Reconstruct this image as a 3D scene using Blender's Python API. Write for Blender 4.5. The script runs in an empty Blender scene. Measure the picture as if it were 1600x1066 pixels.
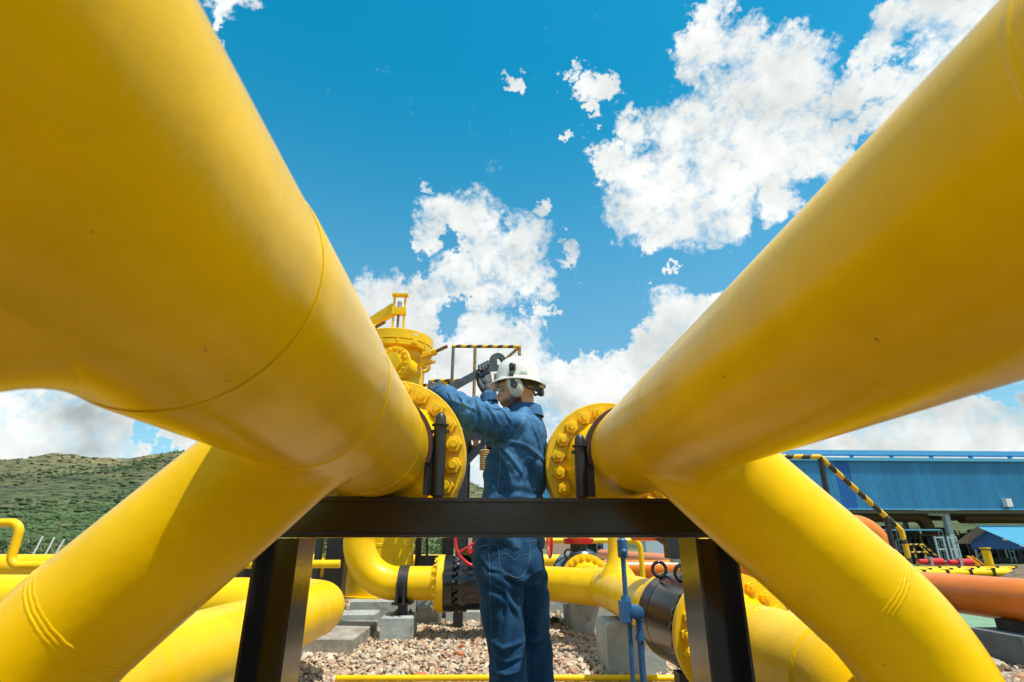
import bpy, math, random
import numpy as np
from mathutils import Vector, Matrix, noise
from mathutils.bvhtree import BVHTree
random.seed(7); rng = np.random.default_rng(11)
PI = math.pi
scene = bpy.context.scene
COL = scene.collection

# ------------------------------------------------------------------ camera
PITCH, YAW, FPX = math.radians(20.47), math.radians(2.51), 838.0
CAM = Vector((0, 0, 1.03))
cam_data = bpy.data.cameras.new('camera')
cam = bpy.data.objects.new('camera', cam_data); COL.objects.link(cam)
cam.location = CAM
cam.rotation_euler = (PI/2 + PITCH, 0, -YAW)
cam_data.sensor_width = 36; cam_data.lens = FPX/1600*36
cam_data.clip_start = 0.02; cam_data.clip_end = 9000
cam_data.dof.use_dof = True; cam_data.dof.focus_distance = 3.0; cam_data.dof.aperture_fstop = 5.0
scene.camera = cam
# ------------------------------------------------------------------ light
SUN_EL, SUN_AZ = math.radians(69), math.radians(128)      # azimuth: clockwise from +Y (pipe direction)
SKY_STRENGTH, SUN_STRENGTH = 0.12, 4.3
scene.view_settings.view_transform = 'Standard'; scene.view_settings.look = 'None'
scene.view_settings.exposure = 0.32; scene.view_settings.gamma = 1
scene.view_settings.use_curve_mapping = False
sd = bpy.data.lights.new('sun', 'SUN'); sd.energy = SUN_STRENGTH; sd.angle = math.radians(0.53); sd.color = (1, .955, .88)
sun = bpy.data.objects.new('sun', sd); COL.objects.link(sun)
sdir = Vector((math.sin(SUN_AZ)*math.cos(SUN_EL), math.cos(SUN_AZ)*math.cos(SUN_EL), math.sin(SUN_EL)))
sun.rotation_euler = sdir.to_track_quat('Z', 'Y').to_euler()
scene.render.engine = 'CYCLES'
scene.cycles.max_bounces = 8; scene.cycles.diffuse_bounces = 4; scene.cycles.glossy_bounces = 4

def P(x, y, Y):
    """world point seen at photo pixel (x, y) on the plane at distance Y"""
    cp, sp, cy, sy = math.cos(PITCH), math.sin(PITCH), math.cos(YAW), math.sin(YAW)
    F = Vector((sy*cp, cy*cp, sp)); R = Vector((cy, -sy, 0)); U = R.cross(F)
    v = R*(x-800) + U*(533-y) + F*FPX
    return CAM + v*(Y/v.y)
def D(x, y):
    return (P(x, y, 1)-CAM).normalized()

# ------------------------------------------------------------------ node helpers
class NT:
    def __init__(s, tree): s.t = tree; s.n = tree.nodes; s.l = tree.links
    def add(s, typ, ins=None, **kw):
        n = s.n.new(typ)
        for k, v in kw.items(): setattr(n, k, v)
        for k, v in (ins or {}).items(): s.set(n.inputs[k], v)
        return n
    def set(s, sock, v):
        if isinstance(v, bpy.types.NodeSocket): s.l.new(v, sock)
        else: sock.default_value = v
    def math(s, op, a, b=None, c=None, clamp=False):
        n = s.n.new('ShaderNodeMath'); n.operation = op; n.use_clamp = clamp
        s.set(n.inputs[0], a)
        if b is not None: s.set(n.inputs[1], b)
        if c is not None: s.set(n.inputs[2], c)
        return n.outputs[0]
    def vmath(s, op, a, b=None, out=0):
        n = s.n.new('ShaderNodeVectorMath'); n.operation = op
        s.set(n.inputs[0], a)
        if b is not None: s.set(n.inputs[1], b)
        return n.outputs[out]
    def mapr(s, v, a, b, c=0., d=1., smooth=True):
        n = s.n.new('ShaderNodeMapRange'); n.interpolation_type = 'SMOOTHSTEP' if smooth else 'LINEAR'
        s.set(n.inputs[0], v)
        for i, q in enumerate((a, b, c, d)): s.set(n.inputs[i+1], q)
        return n.outputs[0]
    def noise(s, vec, scale, detail=4, rough=.55, dist=0.):
        n = s.n.new('ShaderNodeTexNoise'); s.set(n.inputs['Vector'], vec)
        n.inputs['Scale'].default_value = scale; n.inputs['Detail'].default_value = detail
        n.inputs['Roughness'].default_value = rough; n.inputs['Distortion'].default_value = dist
        return n.outputs['Fac']
    def mix(s, f, a, b):
        n = s.n.new('ShaderNodeMix'); n.data_type = 'RGBA'
        s.set(n.inputs[0], f)
        s.set(n.inputs[6], a if isinstance(a, bpy.types.NodeSocket) else (*a, 1) if len(a) == 3 else a)
        s.set(n.inputs[7], b if isinstance(b, bpy.types.NodeSocket) else (*b, 1) if len(b) == 3 else b)
        return n.outputs[2]

# ------------------------------------------------------------------ world: sky with clouds
world = bpy.data.worlds.new('World'); scene.world = world; world.use_nodes = True
w = NT(world.node_tree); w.n.clear()
sky = w.add('ShaderNodeTexSky', sky_type='NISHITA', sun_disc=False, sun_elevation=SUN_EL, sun_rotation=SUN_AZ,
            altitude=1500, air_density=1.0, dust_density=.6, ozone_density=2.5)
tc = w.add('ShaderNodeTexCoord').outputs['Generated']
dirn = w.vmath('NORMALIZE', tc)
warp1 = w.add('ShaderNodeTexNoise', {'Vector': dirn, 'Scale': 7., 'Detail': 5., 'Roughness': .6}).outputs['Color']
wv = w.vmath('MULTIPLY', w.vmath('SUBTRACT', warp1, (.5, .5, .5)), (.16, .16, .16))
warp2 = w.add('ShaderNodeTexNoise', {'Vector': dirn, 'Scale': 48., 'Detail': 6., 'Roughness': .65}).outputs['Color']
wv2 = w.vmath('MULTIPLY', w.vmath('SUBTRACT', warp2, (.5, .5, .5)), (.075, .075, .075))
dw = w.vmath('NORMALIZE', w.vmath('ADD', w.vmath('ADD', dirn, wv), wv2))
CL = [(362,15,34),(348,48,14),(380,5,30),
 (680,345,34),(665,365,22),(740,365,44),(785,400,52),(720,432,46),(690,445,36),(812,440,40),(772,470,34),(655,440,16),(645,380,12),
 (836,345,14),(888,408,16),(866,395,7),(660,290,10),(815,115,11),(893,100,14),(915,140,20),(938,150,20),(924,187,13),(892,230,6),(1018,438,6),(1052,430,7),
 (1135,15,28),(1128,60,34),(1092,95,34),(1180,100,52),(1215,135,62),(1150,150,55),(1235,85,34),(1080,200,55),(1000,205,32),(1100,262,78),
 (1005,300,62),(1060,330,56),(948,245,24),(1200,220,72),(1120,340,44),(1262,215,60),(1300,240,46),(1215,320,36),(1030,375,16),
 (1370,60,36),(1420,35,44),(1342,88,24),(1460,15,44),(1330,142,36),(1290,160,18),(1390,125,30),(1500,70,44),(1400,180,34),(1350,200,24),(1446,115,40),(1550,20,60),
 (600,470,42),(568,470,36),(640,470,36),(640,520,56),(690,565,56),(560,520,60),
 (770,545,46),(730,580,56),(822,560,42),(855,590,46),(900,565,26),(912,610,56),(960,610,56),(838,500,14),(858,490,7),(790,640,90),
 (1040,515,44),(1075,492,36),(1112,472,26),(1000,560,42),(1020,610,60),(1300,640,150),(1480,680,110),(1620,650,60),(60,680,110),(160,690,80),(-100,640,150)]
HOLES = [(705,378,17),(212,655,15),(225,672,13),(256,690,14),(262,712,14),(285,700,9),(1572,622,26),(945,520,30),(900,530,18),(700,500,22),(735,480,14)]
# more of the same sky outside the frame
for k in range(34):
    a = random.uniform(.9, 2*PI-.9); e = random.uniform(.25, 1.3)
    v = Vector((math.sin(a)*math.cos(e), math.cos(a)*math.cos(e), math.sin(e)))
    for j in range(2):
        v2 = (v+Vector([random.uniform(-.1, .1) for _ in range(3)])).normalized()
        CL.append((v2, None, random.uniform(.06, .16)))
def blob_mask(lst, lo, hi):
    m = None
    for (x, y, r) in lst:
        if y is None: d, ang = x, r
        else:
            d = D(x, y); ang = (D(x+r, y).angle(d)+D(x, y+r).angle(d))/2
        dot = w.vmath('DOT_PRODUCT', dw, tuple(d), out=1)
        v = w.mapr(dot, math.cos(ang*hi), math.cos(ang*lo))
        m = v if m is None else w.math('MAXIMUM', m, v)
    return m
mask = blob_mask(CL, .0, 1.65)
holes = blob_mask(HOLES, .3, 1.5)
sep = w.add('ShaderNodeSeparateXYZ', {0: dw}).outputs
band = w.mapr(sep[2], .27, .17, 0, .9)
mask = w.math('MAXIMUM', mask, band)
mask = w.math('SUBTRACT', mask, w.math('MULTIPLY', holes, .9))
n1 = w.noise(dirn, 11, 10, .62, .25)
n2 = w.noise(dirn, 34, 8, .65, .3)
dens = w.math('ADD', mask, w.math('MULTIPLY', w.math('SUBTRACT', n1, .5), 1.5))
dens = w.math('ADD', dens, w.math('MULTIPLY', w.math('SUBTRACT', n2, .5), 1.25))
n3 = w.noise(dirn, 95, 6, .65, .4)
dens = w.math('ADD', dens, w.math('MULTIPLY', w.math('SUBTRACT', n3, .5), .4))
alpha = w.mapr(dens, .28, 1.08)
# cloud tone: thick middles a little grey, edges and puffs white
off = w.vmath('ADD', dirn, tuple(sdir*.035))
nA = w.noise(dirn, 9, 6, .55); nB = w.noise(off, 9, 6, .55)
puff = w.math('MULTIPLY_ADD', w.math('SUBTRACT', nA, nB), 3.2, .66)
low = w.mapr(sep[2], .42, .10, 0, 1)
left = w.mapr(sep[0], -.25, -.62, 0, 1)
grey = w.math('MULTIPLY', w.mapr(w.math('ADD', mask, w.math('MULTIPLY', w.math('SUBTRACT', w.noise(off, 6, 4, .5), .5), 3.0)), .55, 1.45, 0, 1), w.math('MULTIPLY_ADD', w.math('MAXIMUM', w.math('MULTIPLY', low, .6), left), .8, .2))
tone = w.math('SUBTRACT', w.math('ADD', w.math('MULTIPLY', puff, .30), .72), w.math('MULTIPLY', grey, .85))
ccol = w.mix(w.math('MINIMUM', w.math('MAXIMUM', tone, 0), 1), (.19/SKY_STRENGTH, .245/SKY_STRENGTH, .25/SKY_STRENGTH), (.83/SKY_STRENGTH, .845/SKY_STRENGTH, .82/SKY_STRENGTH))
hsv = w.add('ShaderNodeHueSaturation', {'Hue': .464, 'Saturation': w.mapr(w.add('ShaderNodeSeparateXYZ', {0: dirn}).outputs[2], .2, .75, 1.10, 1.40), 'Value': w.mapr(w.add('ShaderNodeSeparateXYZ', {0: dirn}).outputs[2], .05, .55, .98, 1.42), 'Color': sky.outputs[0]})
full = w.mix(alpha, hsv.outputs[0], ccol)
bg = w.add('ShaderNodeBackground', {'Color': full, 'Strength': SKY_STRENGTH})
wo = w.add('ShaderNodeOutputWorld'); w.l.new(bg.outputs[0], wo.inputs[0])
world.cycles.sampling_method = 'MANUAL'; world.cycles.sample_map_resolution = 1024

# ------------------------------------------------------------------ materials
def M(name, col, rough=.5, metal=0., var=.0, vscale=6., bump=0., bscale=60., coat=0., stretch=(1, 1, 1), dirt=None, spec=.5, bdetail=3, attr=None):
    m = bpy.data.materials.new(name); m.use_nodes = True
    t = NT(m.node_tree); b = t.n['Principled BSDF']
    co = t.add('ShaderNodeTexCoord').outputs['Object']
    cs = t.vmath('MULTIPLY', co, stretch)
    base = (*col, 1)
    if attr:
        base = t.add('ShaderNodeAttribute', attribute_name=attr).outputs['Color']
    if var:
        n = t.noise(cs, vscale, 5, .6)
        f = t.mapr(n, .3, .7)
        if attr: base = t.mix(t.math('MULTIPLY', f, var), base, (*[c*.55 for c in col], 1))
        else: base = t.mix(f, tuple(c*(1-var) for c in col), tuple(min(1, c*(1+var*.6)) for c in col))
    if dirt:
        dcol, dscale, lo, hi = dirt
        n = t.noise(co, dscale, 8, .65)
        base = t.mix(t.mapr(n, lo, hi), base, (*dcol, 1))
    t.set(b.inputs['Base Color'], base)
    r = t.noise(cs, vscale*2.3, 4, .6)
    t.set(b.inputs['Roughness'], t.mapr(r, .3, .7, rough*.8, min(1, rough*1.2)))
    b.inputs['Metallic'].default_value = metal
    b.inputs['Coat Weight'].default_value = coat; b.inputs['Coat Roughness'].default_value = .12
    b.inputs['Specular IOR Level'].default_value = spec
    if bump:
        n = t.noise(cs, bscale, bdetail, .6)
        bp = t.add('ShaderNodeBump', {'Height': n, 'Strength': 1., 'Distance': bump})
        t.l.new(bp.outputs[0], b.inputs['Normal'])
    return m
YEL = (.90, .545, .001)
def paint(name, col, rough, coat, streak, stretch):
    m = M(name, col, rough, var=.13, vscale=2.6, coat=coat, spec=.26, dirt=((.25, .16, .04), 34, .695, .73))
    t = NT(m.node_tree); b = t.n['Principled BSDF']
    co = t.add('ShaderNodeTexCoord').outputs['Object']
    b.inputs['Specular Tint'].default_value = (1, .80, .28, 1)
    peel = t.noise(co, 160, 3, .5); wav = t.noise(co, 7, 3, .5)
    st = t.noise(t.vmath('MULTIPLY', co, stretch), 9, 4, .6, .6)
    h = t.math('ADD', t.math('MULTIPLY', peel, .10), t.math('MULTIPLY', wav, 1.2))
    h = t.math('ADD', h, t.math('MULTIPLY', st, streak))
    bp = t.add('ShaderNodeBump', {'Height': h, 'Strength': 1., 'Distance': .0022})
    t.l.new(bp.outputs[0], b.inputs['Normal'])
    return m
yel = paint('yellow_gloss_paint', YEL, .22, .0, .35, (1.5, 12, 1.5))
yel2 = M('yellow_paint', YEL, .36, var=.12, vscale=3, bump=.001, bscale=60, coat=.04, spec=.3, dirt=((.3, .2, .05), 18, .72, .82))
yelf = M('yellow_flange_paint', (.84, .51, .002), .33, var=.12, vscale=9, bump=.0012, bscale=45, coat=.08, spec=.35, dirt=((.22, .12, .03), 40, .70, .80))
oran = M('orange_paint', (.80, .20, .012), .34, var=.1, vscale=2, coat=.1, bump=.0006)
blk = M('black_gloss_paint', (.012, .011, .010), .17, var=.3, vscale=8, bump=.0006, bscale=70, coat=.35, spec=.6, dirt=((.05, .04, .03), 25, .72, .9))
blk2 = M('black_satin_paint', (.022, .023, .024), .42, var=.2, bump=.0008, dirt=((.12, .10, .08), 30, .64, .85))
rubber = M('black_rubber', (.018, .018, .018), .7)
liner = M('dark_rubber_liner', (.07, .02, .015), .6)
red = M('red_paint', (.62, .012, .015), .35, var=.12, coat=.3)
bluep = M('blue_valve_paint', (.03, .13, .30), .42, var=.15, bump=.001)
conc = M('painted_concrete', (.36, .39, .36), .8, var=.18, vscale=5, bump=.004, bscale=30, dirt=((.20, .16, .10), 6, .55, .75))
conc2 = M('weathered_concrete', (.33, .30, .24), .85, var=.25, vscale=7, bump=.006, bscale=25, dirt=((.13, .11, .08), 5, .5, .75))
steel = M('galvanised_steel', (.45, .46, .46), .45, metal=.8, var=.15)
rusty = M('rusty_steel', (.24, .13, .06), .75, var=.4, vscale=30, bump=.001)
gunm = M('dark_grey_rail', (.12, .13, .13), .5, var=.3, vscale=20, dirt=((.30, .16, .06), 14, .5, .62))
railrust = M('rail_brown', (.30, .19, .08), .6, var=.35, vscale=16)
haz_y = M('hazard_yellow', (.75, .46, .01), .5, var=.1)
haz_k = M('hazard_black', (.05, .045, .03), .5, var=.2)
blkf = M('black_fitting_paint', (.009, .009, .010), .22, spec=.42, bump=.0006, bscale=50)
bwall = M('blue_sheet_metal', (.035, .25, .47), .5, var=.16, vscale=.5, stretch=(1.6, 1, .12))
bwall2 = M('deep_blue_sheet_metal', (.012, .13, .42), .5, var=.05, vscale=.5)
broof = M('pale_blue_roof_sheet', (.07, .34, .50), .45, var=.06)
btrim = M('light_blue_trim', (.10, .38, .58), .5, var=.06)
greyst = M('pale_grey_steel', (.36, .46, .48), .5, var=.08)
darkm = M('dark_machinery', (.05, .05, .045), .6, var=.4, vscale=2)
brown = M('brown_insulated_pipe', (.20, .14, .08), .6, var=.2)
brick = M('pale_brick_wall', (.45, .30, .22), .85, var=.2, vscale=10)
brickr = M('orange_brick', (.50, .17, .06), .85, var=.3, vscale=40, bump=.003)
greyb = M('shade_dark_block', (.11, .14, .15), .6, var=.2)  # concrete grey darkened so the colour carries the shade on the plinths
white = M('white_plastic', (.78, .78, .74), .35, var=.03)
greenf = M('green_floor', (.16, .30, .18), .7, var=.15)
soil = M('brown_soil', (.20, .15, .09), .95, var=.3, vscale=3, bump=.03, bscale=8)
leafm = M('dark_leaves', (.045, .09, .022), .6, var=.5, vscale=1.2)
leafl = M('light_leaves', (.11, .17, .035), .6, var=.4, vscale=1.2)
bark = M('bark', (.10, .08, .05), .9, var=.3)
grassm = M('grass', (.10, .20, .03), .6, var=.3, vscale=20)

# ------------------------------------------------------------------ mesh builder
class MB:
    def __init__(s): s.v = []; s.f = []; s.m = []
    def quadstrip(s, rings, closed=True, mi=0, caps=True, capmi=None):
        n = len(rings[0]); b = len(s.v)
        for r in rings: s.v += [tuple(p) for p in r]
        for i in range(len(rings)-1):
            for j in range(n if closed else n-1):
                k = (j+1) % n
                s.f.append((b+i*n+j, b+i*n+k, b+(i+1)*n+k, b+(i+1)*n+j)); s.m.append(mi)
        if caps and closed:
            c = mi if capmi is None else capmi
            s.f.append(tuple(b+j for j in reversed(range(n)))); s.m.append(c)
            e = b+(len(rings)-1)*n
            s.f.append(tuple(e+j for j in range(n))); s.m.append(c)
        return s
    def box(s, c, h, rot=None, mi=0):
        c = Vector(c); R = rot or Matrix.Identity(3)
        b = len(s.v)
        for x in (-1, 1):
            for y in (-1, 1):
                for z in (-1, 1): s.v.append(tuple(c + R @ Vector((x*h[0], y*h[1], z*h[2]))))
        for q in ((0,1,3,2),(4,6,7,5),(0,4,5,1),(2,3,7,6),(0,2,6,4),(1,5,7,3)):
            s.f.append(tuple(b+i for i in q)); s.m.append(mi)
        return s
    def bx(s, x0, x1, y0, y1, z0, z1, mi=0):
        return s.box(((x0+x1)/2, (y0+y1)/2, (z0+z1)/2), (abs(x1-x0)/2, abs(y1-y0)/2, abs(z1-z0)/2), mi=mi)
    def bar(s, a, b, w, h, up=(0, 0, 1), mi=0):
        a, b = Vector(a), Vector(b); d = (b-a); L = d.length; d.normalize()
        u = Vector(up); x = d.cross(u)
        if x.length < 1e-4: x = d.cross(Vector((0, 1, 0)))
        x.normalize(); u = x.cross(d)
        R = Matrix((x, d, u)).transposed()
        return s.box((a+b)/2, (w/2, L/2, h/2), R, mi)
    def tube(s, pts, r, n=16, mi=0, caps=True, close=False):
        pts = [Vector(p) for p in pts]
        rr = r if hasattr(r, '__len__') else [r]*len(pts)
        T = []
        for i in range(len(pts)):
            a = pts[max(0, i-1)]; b = pts[min(len(pts)-1, i+1)]
            if close: a = pts[i-1]; b = pts[(i+1) % len(pts)]
            T.append((b-a).normalized())
        u = T[0].orthogonal().normalized(); rings = []
        for i, p in enumerate(pts):
            u = (u - T[i]*u.dot(T[i])).normalized(); v = T[i].cross(u)
            rings.append([p + (u*math.cos(2*PI*k/n)+v*math.sin(2*PI*k/n))*rr[i] for k in range(n)])
        if close: rings.append(rings[0]); caps = False
        return s.quadstrip(rings, True, mi, caps)
    def lathe(s, c, axis, prof, n=48, mi=0, closed_prof=False, up=None):
        c = Vector(c); a = Vector(axis).normalized()
        u = a.orthogonal().normalized() if up is None else (Vector(up)-a*Vector(up).dot(a)).normalized()
        v = a.cross(u)
        rings = [[c + a*t + (u*math.cos(2*PI*k/n)+v*math.sin(2*PI*k/n))*r for k in range(n)] for t, r in prof]
        if closed_prof: rings.append(rings[0])
        return s.quadstrip(rings, True, mi, not closed_prof)
    def prism(s, poly, d, mi=0):
        d = Vector(d)
        return s.quadstrip([[Vector(p) for p in poly], [Vector(p)+d for p in poly]], True, mi)
    def ball(s, c, r, n=12, mi=0, R=None):
        c = Vector(c); r = Vector(r) if hasattr(r, '__len__') else Vector((r, r, r)); R = R or Matrix.Identity(3)
        rings = []
        for i in range(1, n):
            t = PI*i/n
            rings.append([c + R @ Vector((r.x*math.sin(t)*math.cos(2*PI*k/(2*n)), r.y*math.sin(t)*math.sin(2*PI*k/(2*n)), r.z*math.cos(t))) for k in range(2*n)])
        b = len(s.v); s.quadstrip(rings, True, mi, False)
        t_, b_ = len(s.v), len(s.v)+1
        s.v += [tuple(c+R @ Vector((0, 0, r.z))), tuple(c-R @ Vector((0, 0, r.z)))]
        m_ = 2*n
        for k in range(m_):
            s.f.append((t_, b+(k+1) % m_, b+k)[::-1]); s.m.append(mi)
            e = b+(n-2)*m_
            s.f.append((b_, e+k, e+(k+1) % m_)[::-1]); s.m.append(mi)
        return s
    def mesh(s, name, mats, smooth=35):
        me = bpy.data.meshes.new(name); me.from_pydata(s.v, [], s.f)
        for m in (mats if isinstance(mats, (list, tuple)) else [mats]): me.materials.append(m)
        if len(me.materials) > 1: me.polygons.foreach_set('material_index', s.m)
        fixn(me)
        if smooth:
            me.polygons.foreach_set('use_smooth', [True]*len(me.polygons))
            me.set_sharp_from_angle(angle=math.radians(smooth))
        me.update(); return me
    def build(s, name, mats, parent=None, smooth=35):
        return link(name, s.mesh(name, mats, smooth), parent)
def fixn(me):
    import bmesh
    bm = bmesh.new(); bm.from_mesh(me)
    bmesh.ops.recalc_face_normals(bm, faces=bm.faces); bm.to_mesh(me); bm.free()
def link(name, me, parent=None):
    o = bpy.data.objects.new(name, me); COL.objects.link(o)
    if parent: setpar(o, parent)
    return o
def setpar(o, parent):
    o.parent = parent
    o.matrix_parent_inverse = rootmat(parent).inverted()
def rootmat(p):
    m = p.matrix_basis.copy() if not p.parent else rootmat(p.parent) @ p.matrix_parent_inverse @ p.matrix_basis
    return m
def tag(o, label=None, cat=None, group=None, kind=None):
    if label: o['label'] = label
    if cat: o['category'] = cat
    if group: o['group'] = group
    if kind: o['kind'] = kind
    return o
def empty(name, loc, label, cat, group=None):
    o = bpy.data.objects.new(name, None); COL.objects.link(o); o.location = loc; o.empty_display_size = .1
    return tag(o, label, cat, group)
def copy_tree(o, parent=None):
    c = o.copy(); COL.objects.link(c)
    if parent: c.parent = parent
    for ch in [x for x in bpy.data.objects if x.parent == o]: copy_tree(ch, c)
    return c
def path(pts, bends, step=14):
    """polyline with circular arcs of radius bends at inner corners"""
    pts = [Vector(p) for p in pts]; out = [pts[0]]
    for i in range(1, len(pts)-1):
        a, b, c = pts[i-1], pts[i], pts[i+1]; r = bends[i-1] if hasattr(bends, '__len__') else bends
        d1 = (b-a).normalized(); d2 = (c-b).normalized(); th = d1.angle(d2)
        if th < 1e-3 or r <= 0: out.append(b); continue
        t = r*math.tan(th/2); p0 = b-d1*t
        nrm = (d2-d1*d1.dot(d2)).normalized(); ctr = p0+nrm*r
        for k in range(step+1):
            q = th*k/step
            out.append(ctr - nrm*r*math.cos(q) + d1*r*math.sin(q))
    out.append(pts[-1]); return out
def weld(parent, c, axis, r, w_=.006, h=.0035, rows=1, seed=0, mat=None):
    """a ragged welded bead around a pipe"""
    a = Vector(axis).normalized(); u = a.orthogonal().normalized(); v = a.cross(u); n = 150; mb = MB()
    for q in range(rows):
        o = (q-(rows-1)/2)*w_*2.3; pr = []
        for j in range(6):
            t = PI*j/5; pr.append((-math.cos(t)*w_, math.sin(t)*h-.0008))
        rings = []
        for k in range(n):
            th = 2*PI*k/n; e = u*math.cos(th)+v*math.sin(th)
            j1 = noise.noise(Vector((k*.35, seed*7.1+q*3, 0)))*w_*.45; j2 = (1+.6*noise.noise(Vector((k*.9, seed, q*5))))*(.55+1.1*max(0, .35+noise.noise(Vector((k*.07, seed*3+q, 2)))))
            rings.append([Vector(c)+a*(o+j1+x)+e*(r+y*j2) for x, y in pr])
        rings.append(rings[0]); mb.quadstrip(rings, False, 0, False)
    return mb.build('weld_bead', mat or yel, parent, 60)
def hexnut_mesh(name, af, th, rs, ls, mat):
    """stud with a hexagonal nut, axis -Y, base at origin"""
    mb = MB(); R = af/math.sqrt(3)
    mb.lathe((0, 0, 0), (0, -1, 0), [(0, R*.97), (th*.1, R), (th*.82, R), (th, R*.9)], 6)
    mb.lathe((0, 0, 0), (0, -1, 0), [(th-.001, rs*1.0), (ls*.9, rs), (ls, rs*.86)], 16)
    return mb.mesh(name, mat, 28)
def bolts(parent, me, c, axis_rot, rb, n, ph, name='bolt'):
    """n bolts on a circle about c; axis_rot turns local -Y into the facing direction"""
    for k in range(n):
        t = ph+2*PI*k/n
        o = bpy.data.objects.new(name, me); COL.objects.link(o)
        loc = Vector(c) + axis_rot @ Vector((rb*math.sin(t), 0, rb*math.cos(t)))
        o.matrix_basis = Matrix.Translation(loc) @ (axis_rot @ Matrix.Rotation(t+random.uniform(-.4, .4), 3, 'Y')).to_4x4()
        setpar(o, parent)
def tee(mb, c, R, y0, ang, side, rb, L, s_end, n=96):
    """branch saddle and stub leaving a Y-parallel run; returns end point and direction"""
    d = Vector((side*math.cos(ang), 0, -math.sin(ang))); ew = Vector((math.sin(ang), 0, side*math.cos(ang))); ey = Vector((0, 1, 0))
    o = Vector((c[0], y0, c[1])); cols = []
    for k in range(n):
        ph = 2*PI*k/n; offv = ey*math.cos(ph)*rb + ew*math.sin(ph)*rb
        s0 = math.sqrt(max(R*R-(rb*math.sin(ph))**2, 0))
        A = offv+d*(s0+L); B = offv+d*s0
        th = math.asin(max(-1, min(1, rb*math.sin(ph)/R)))+L*math.sin(ph)/R
        Cc = ey*(math.cos(ph)*(rb+L)) + (d*math.cos(th)+ew*math.sin(th))*(R-.0006)
        col = []
        for j in range(11):
            t = j/10; col.append(Cc*(1-t)**2+B*2*t*(1-t)+A*t*t)
        smax = R+L+.02
        for j in range(1, 5): col.append(offv+d*((s0+L)*(1-j/4)+smax*j/4))
        col.append(offv+d*s_end); cols.append([o+p for p in col])
    rings = [[cols[k][i] for k in range(n)] for i in range(len(cols[0]))]
    mb.quadstrip(rings, True, 0, False)
    return o+d*s_end, d

# ------------------------------------------------------------------ ground
def ground():
    mb = MB(); xs = [-3000, -400, -90, -30, 0, 30, 90, 400, 3000]; ys = [-3000, -300, -30, 10, 16, 17, 18, 20, 22, 24, 25, 26, 40, 70, 200, 3000]
    for x in xs:
        for y in ys: t = max(0, min(1, (y-16)/10)); mb.v.append((x, y, -.035-1.3*t*t*(3-2*t)))
    m_ = len(ys)
    for i in range(len(xs)-1):
        for j in range(m_-1): mb.f.append((i*m_+j, (i+1)*m_+j, (i+1)*m_+j+1, i*m_+j+1)); mb.m.append(0)
    m = bpy.data.materials.new('gravel_ground'); m.use_nodes = True; t = NT(m.node_tree); b = t.n['Principled BSDF']
    co = t.add('ShaderNodeTexCoord').outputs['Object']
    vor = t.add('ShaderNodeTexVoronoi', {'Vector': co, 'Scale': 26.}, feature='F1')
    hs = t.add('ShaderNodeSeparateColor', {0: vor.outputs['Color']})
    g = t.mix(hs.outputs[0], (.30, .24, .17), (.52, .46, .37)); g = t.mix(t.mapr(hs.outputs[1], .7, .9), g, (.36, .22, .15))
    g = t.mix(t.mapr(vor.outputs['Distance'], .3, .7), g, (.16, .12, .08))
    nz = t.noise(co, .03, 6, .6)
    grs = t.mix(nz, (.07, .11, .03), (.17, .17, .07))
    ln = t.vmath('LENGTH', co, out=1)
    t.set(b.inputs['Base Color'], t.mix(t.mapr(ln, 62, 70), g, grs)); b.inputs['Roughness'].default_value = .9
    bp = t.add('ShaderNodeBump', {'Height': vor.outputs['Distance'], 'Strength': .8, 'Distance': -.02}); t.l.new(bp.outputs[0], b.inputs['Normal'])
    tag(mb.build('ground', m, None, 0), kind='structure')
ground()
bounce_sheet_m = M('bounce_dark_sheet', (.06, .055, .05), .9, var=.3, vscale=20, bump=.004)
mb = MB(); mb.bx(-4, 4, -9, -.1, -.2, -.012); tag(mb.build('bounce_sheet', bounce_sheet_m, None, 0), kind='structure')  # added out-of-view dark sheet that cuts ground bounce onto the near pipes
def ico():
    import bmesh
    bm = bmesh.new(); bmesh.ops.create_icosphere(bm, subdivisions=2, radius=1)
    v = np.array([p.co[:] for p in bm.verts]); f = np.array([[q.index for q in p.verts] for p in bm.faces]); bm.free()
    bm = bmesh.new(); bmesh.ops.create_icosphere(bm, subdivisions=1, radius=1)
    v1 = np.array([p.co[:] for p in bm.verts]); f1 = np.array([[q.index for q in p.verts] for p in bm.faces]); bm.free()
    return (v, f), (v1, f1)
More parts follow.
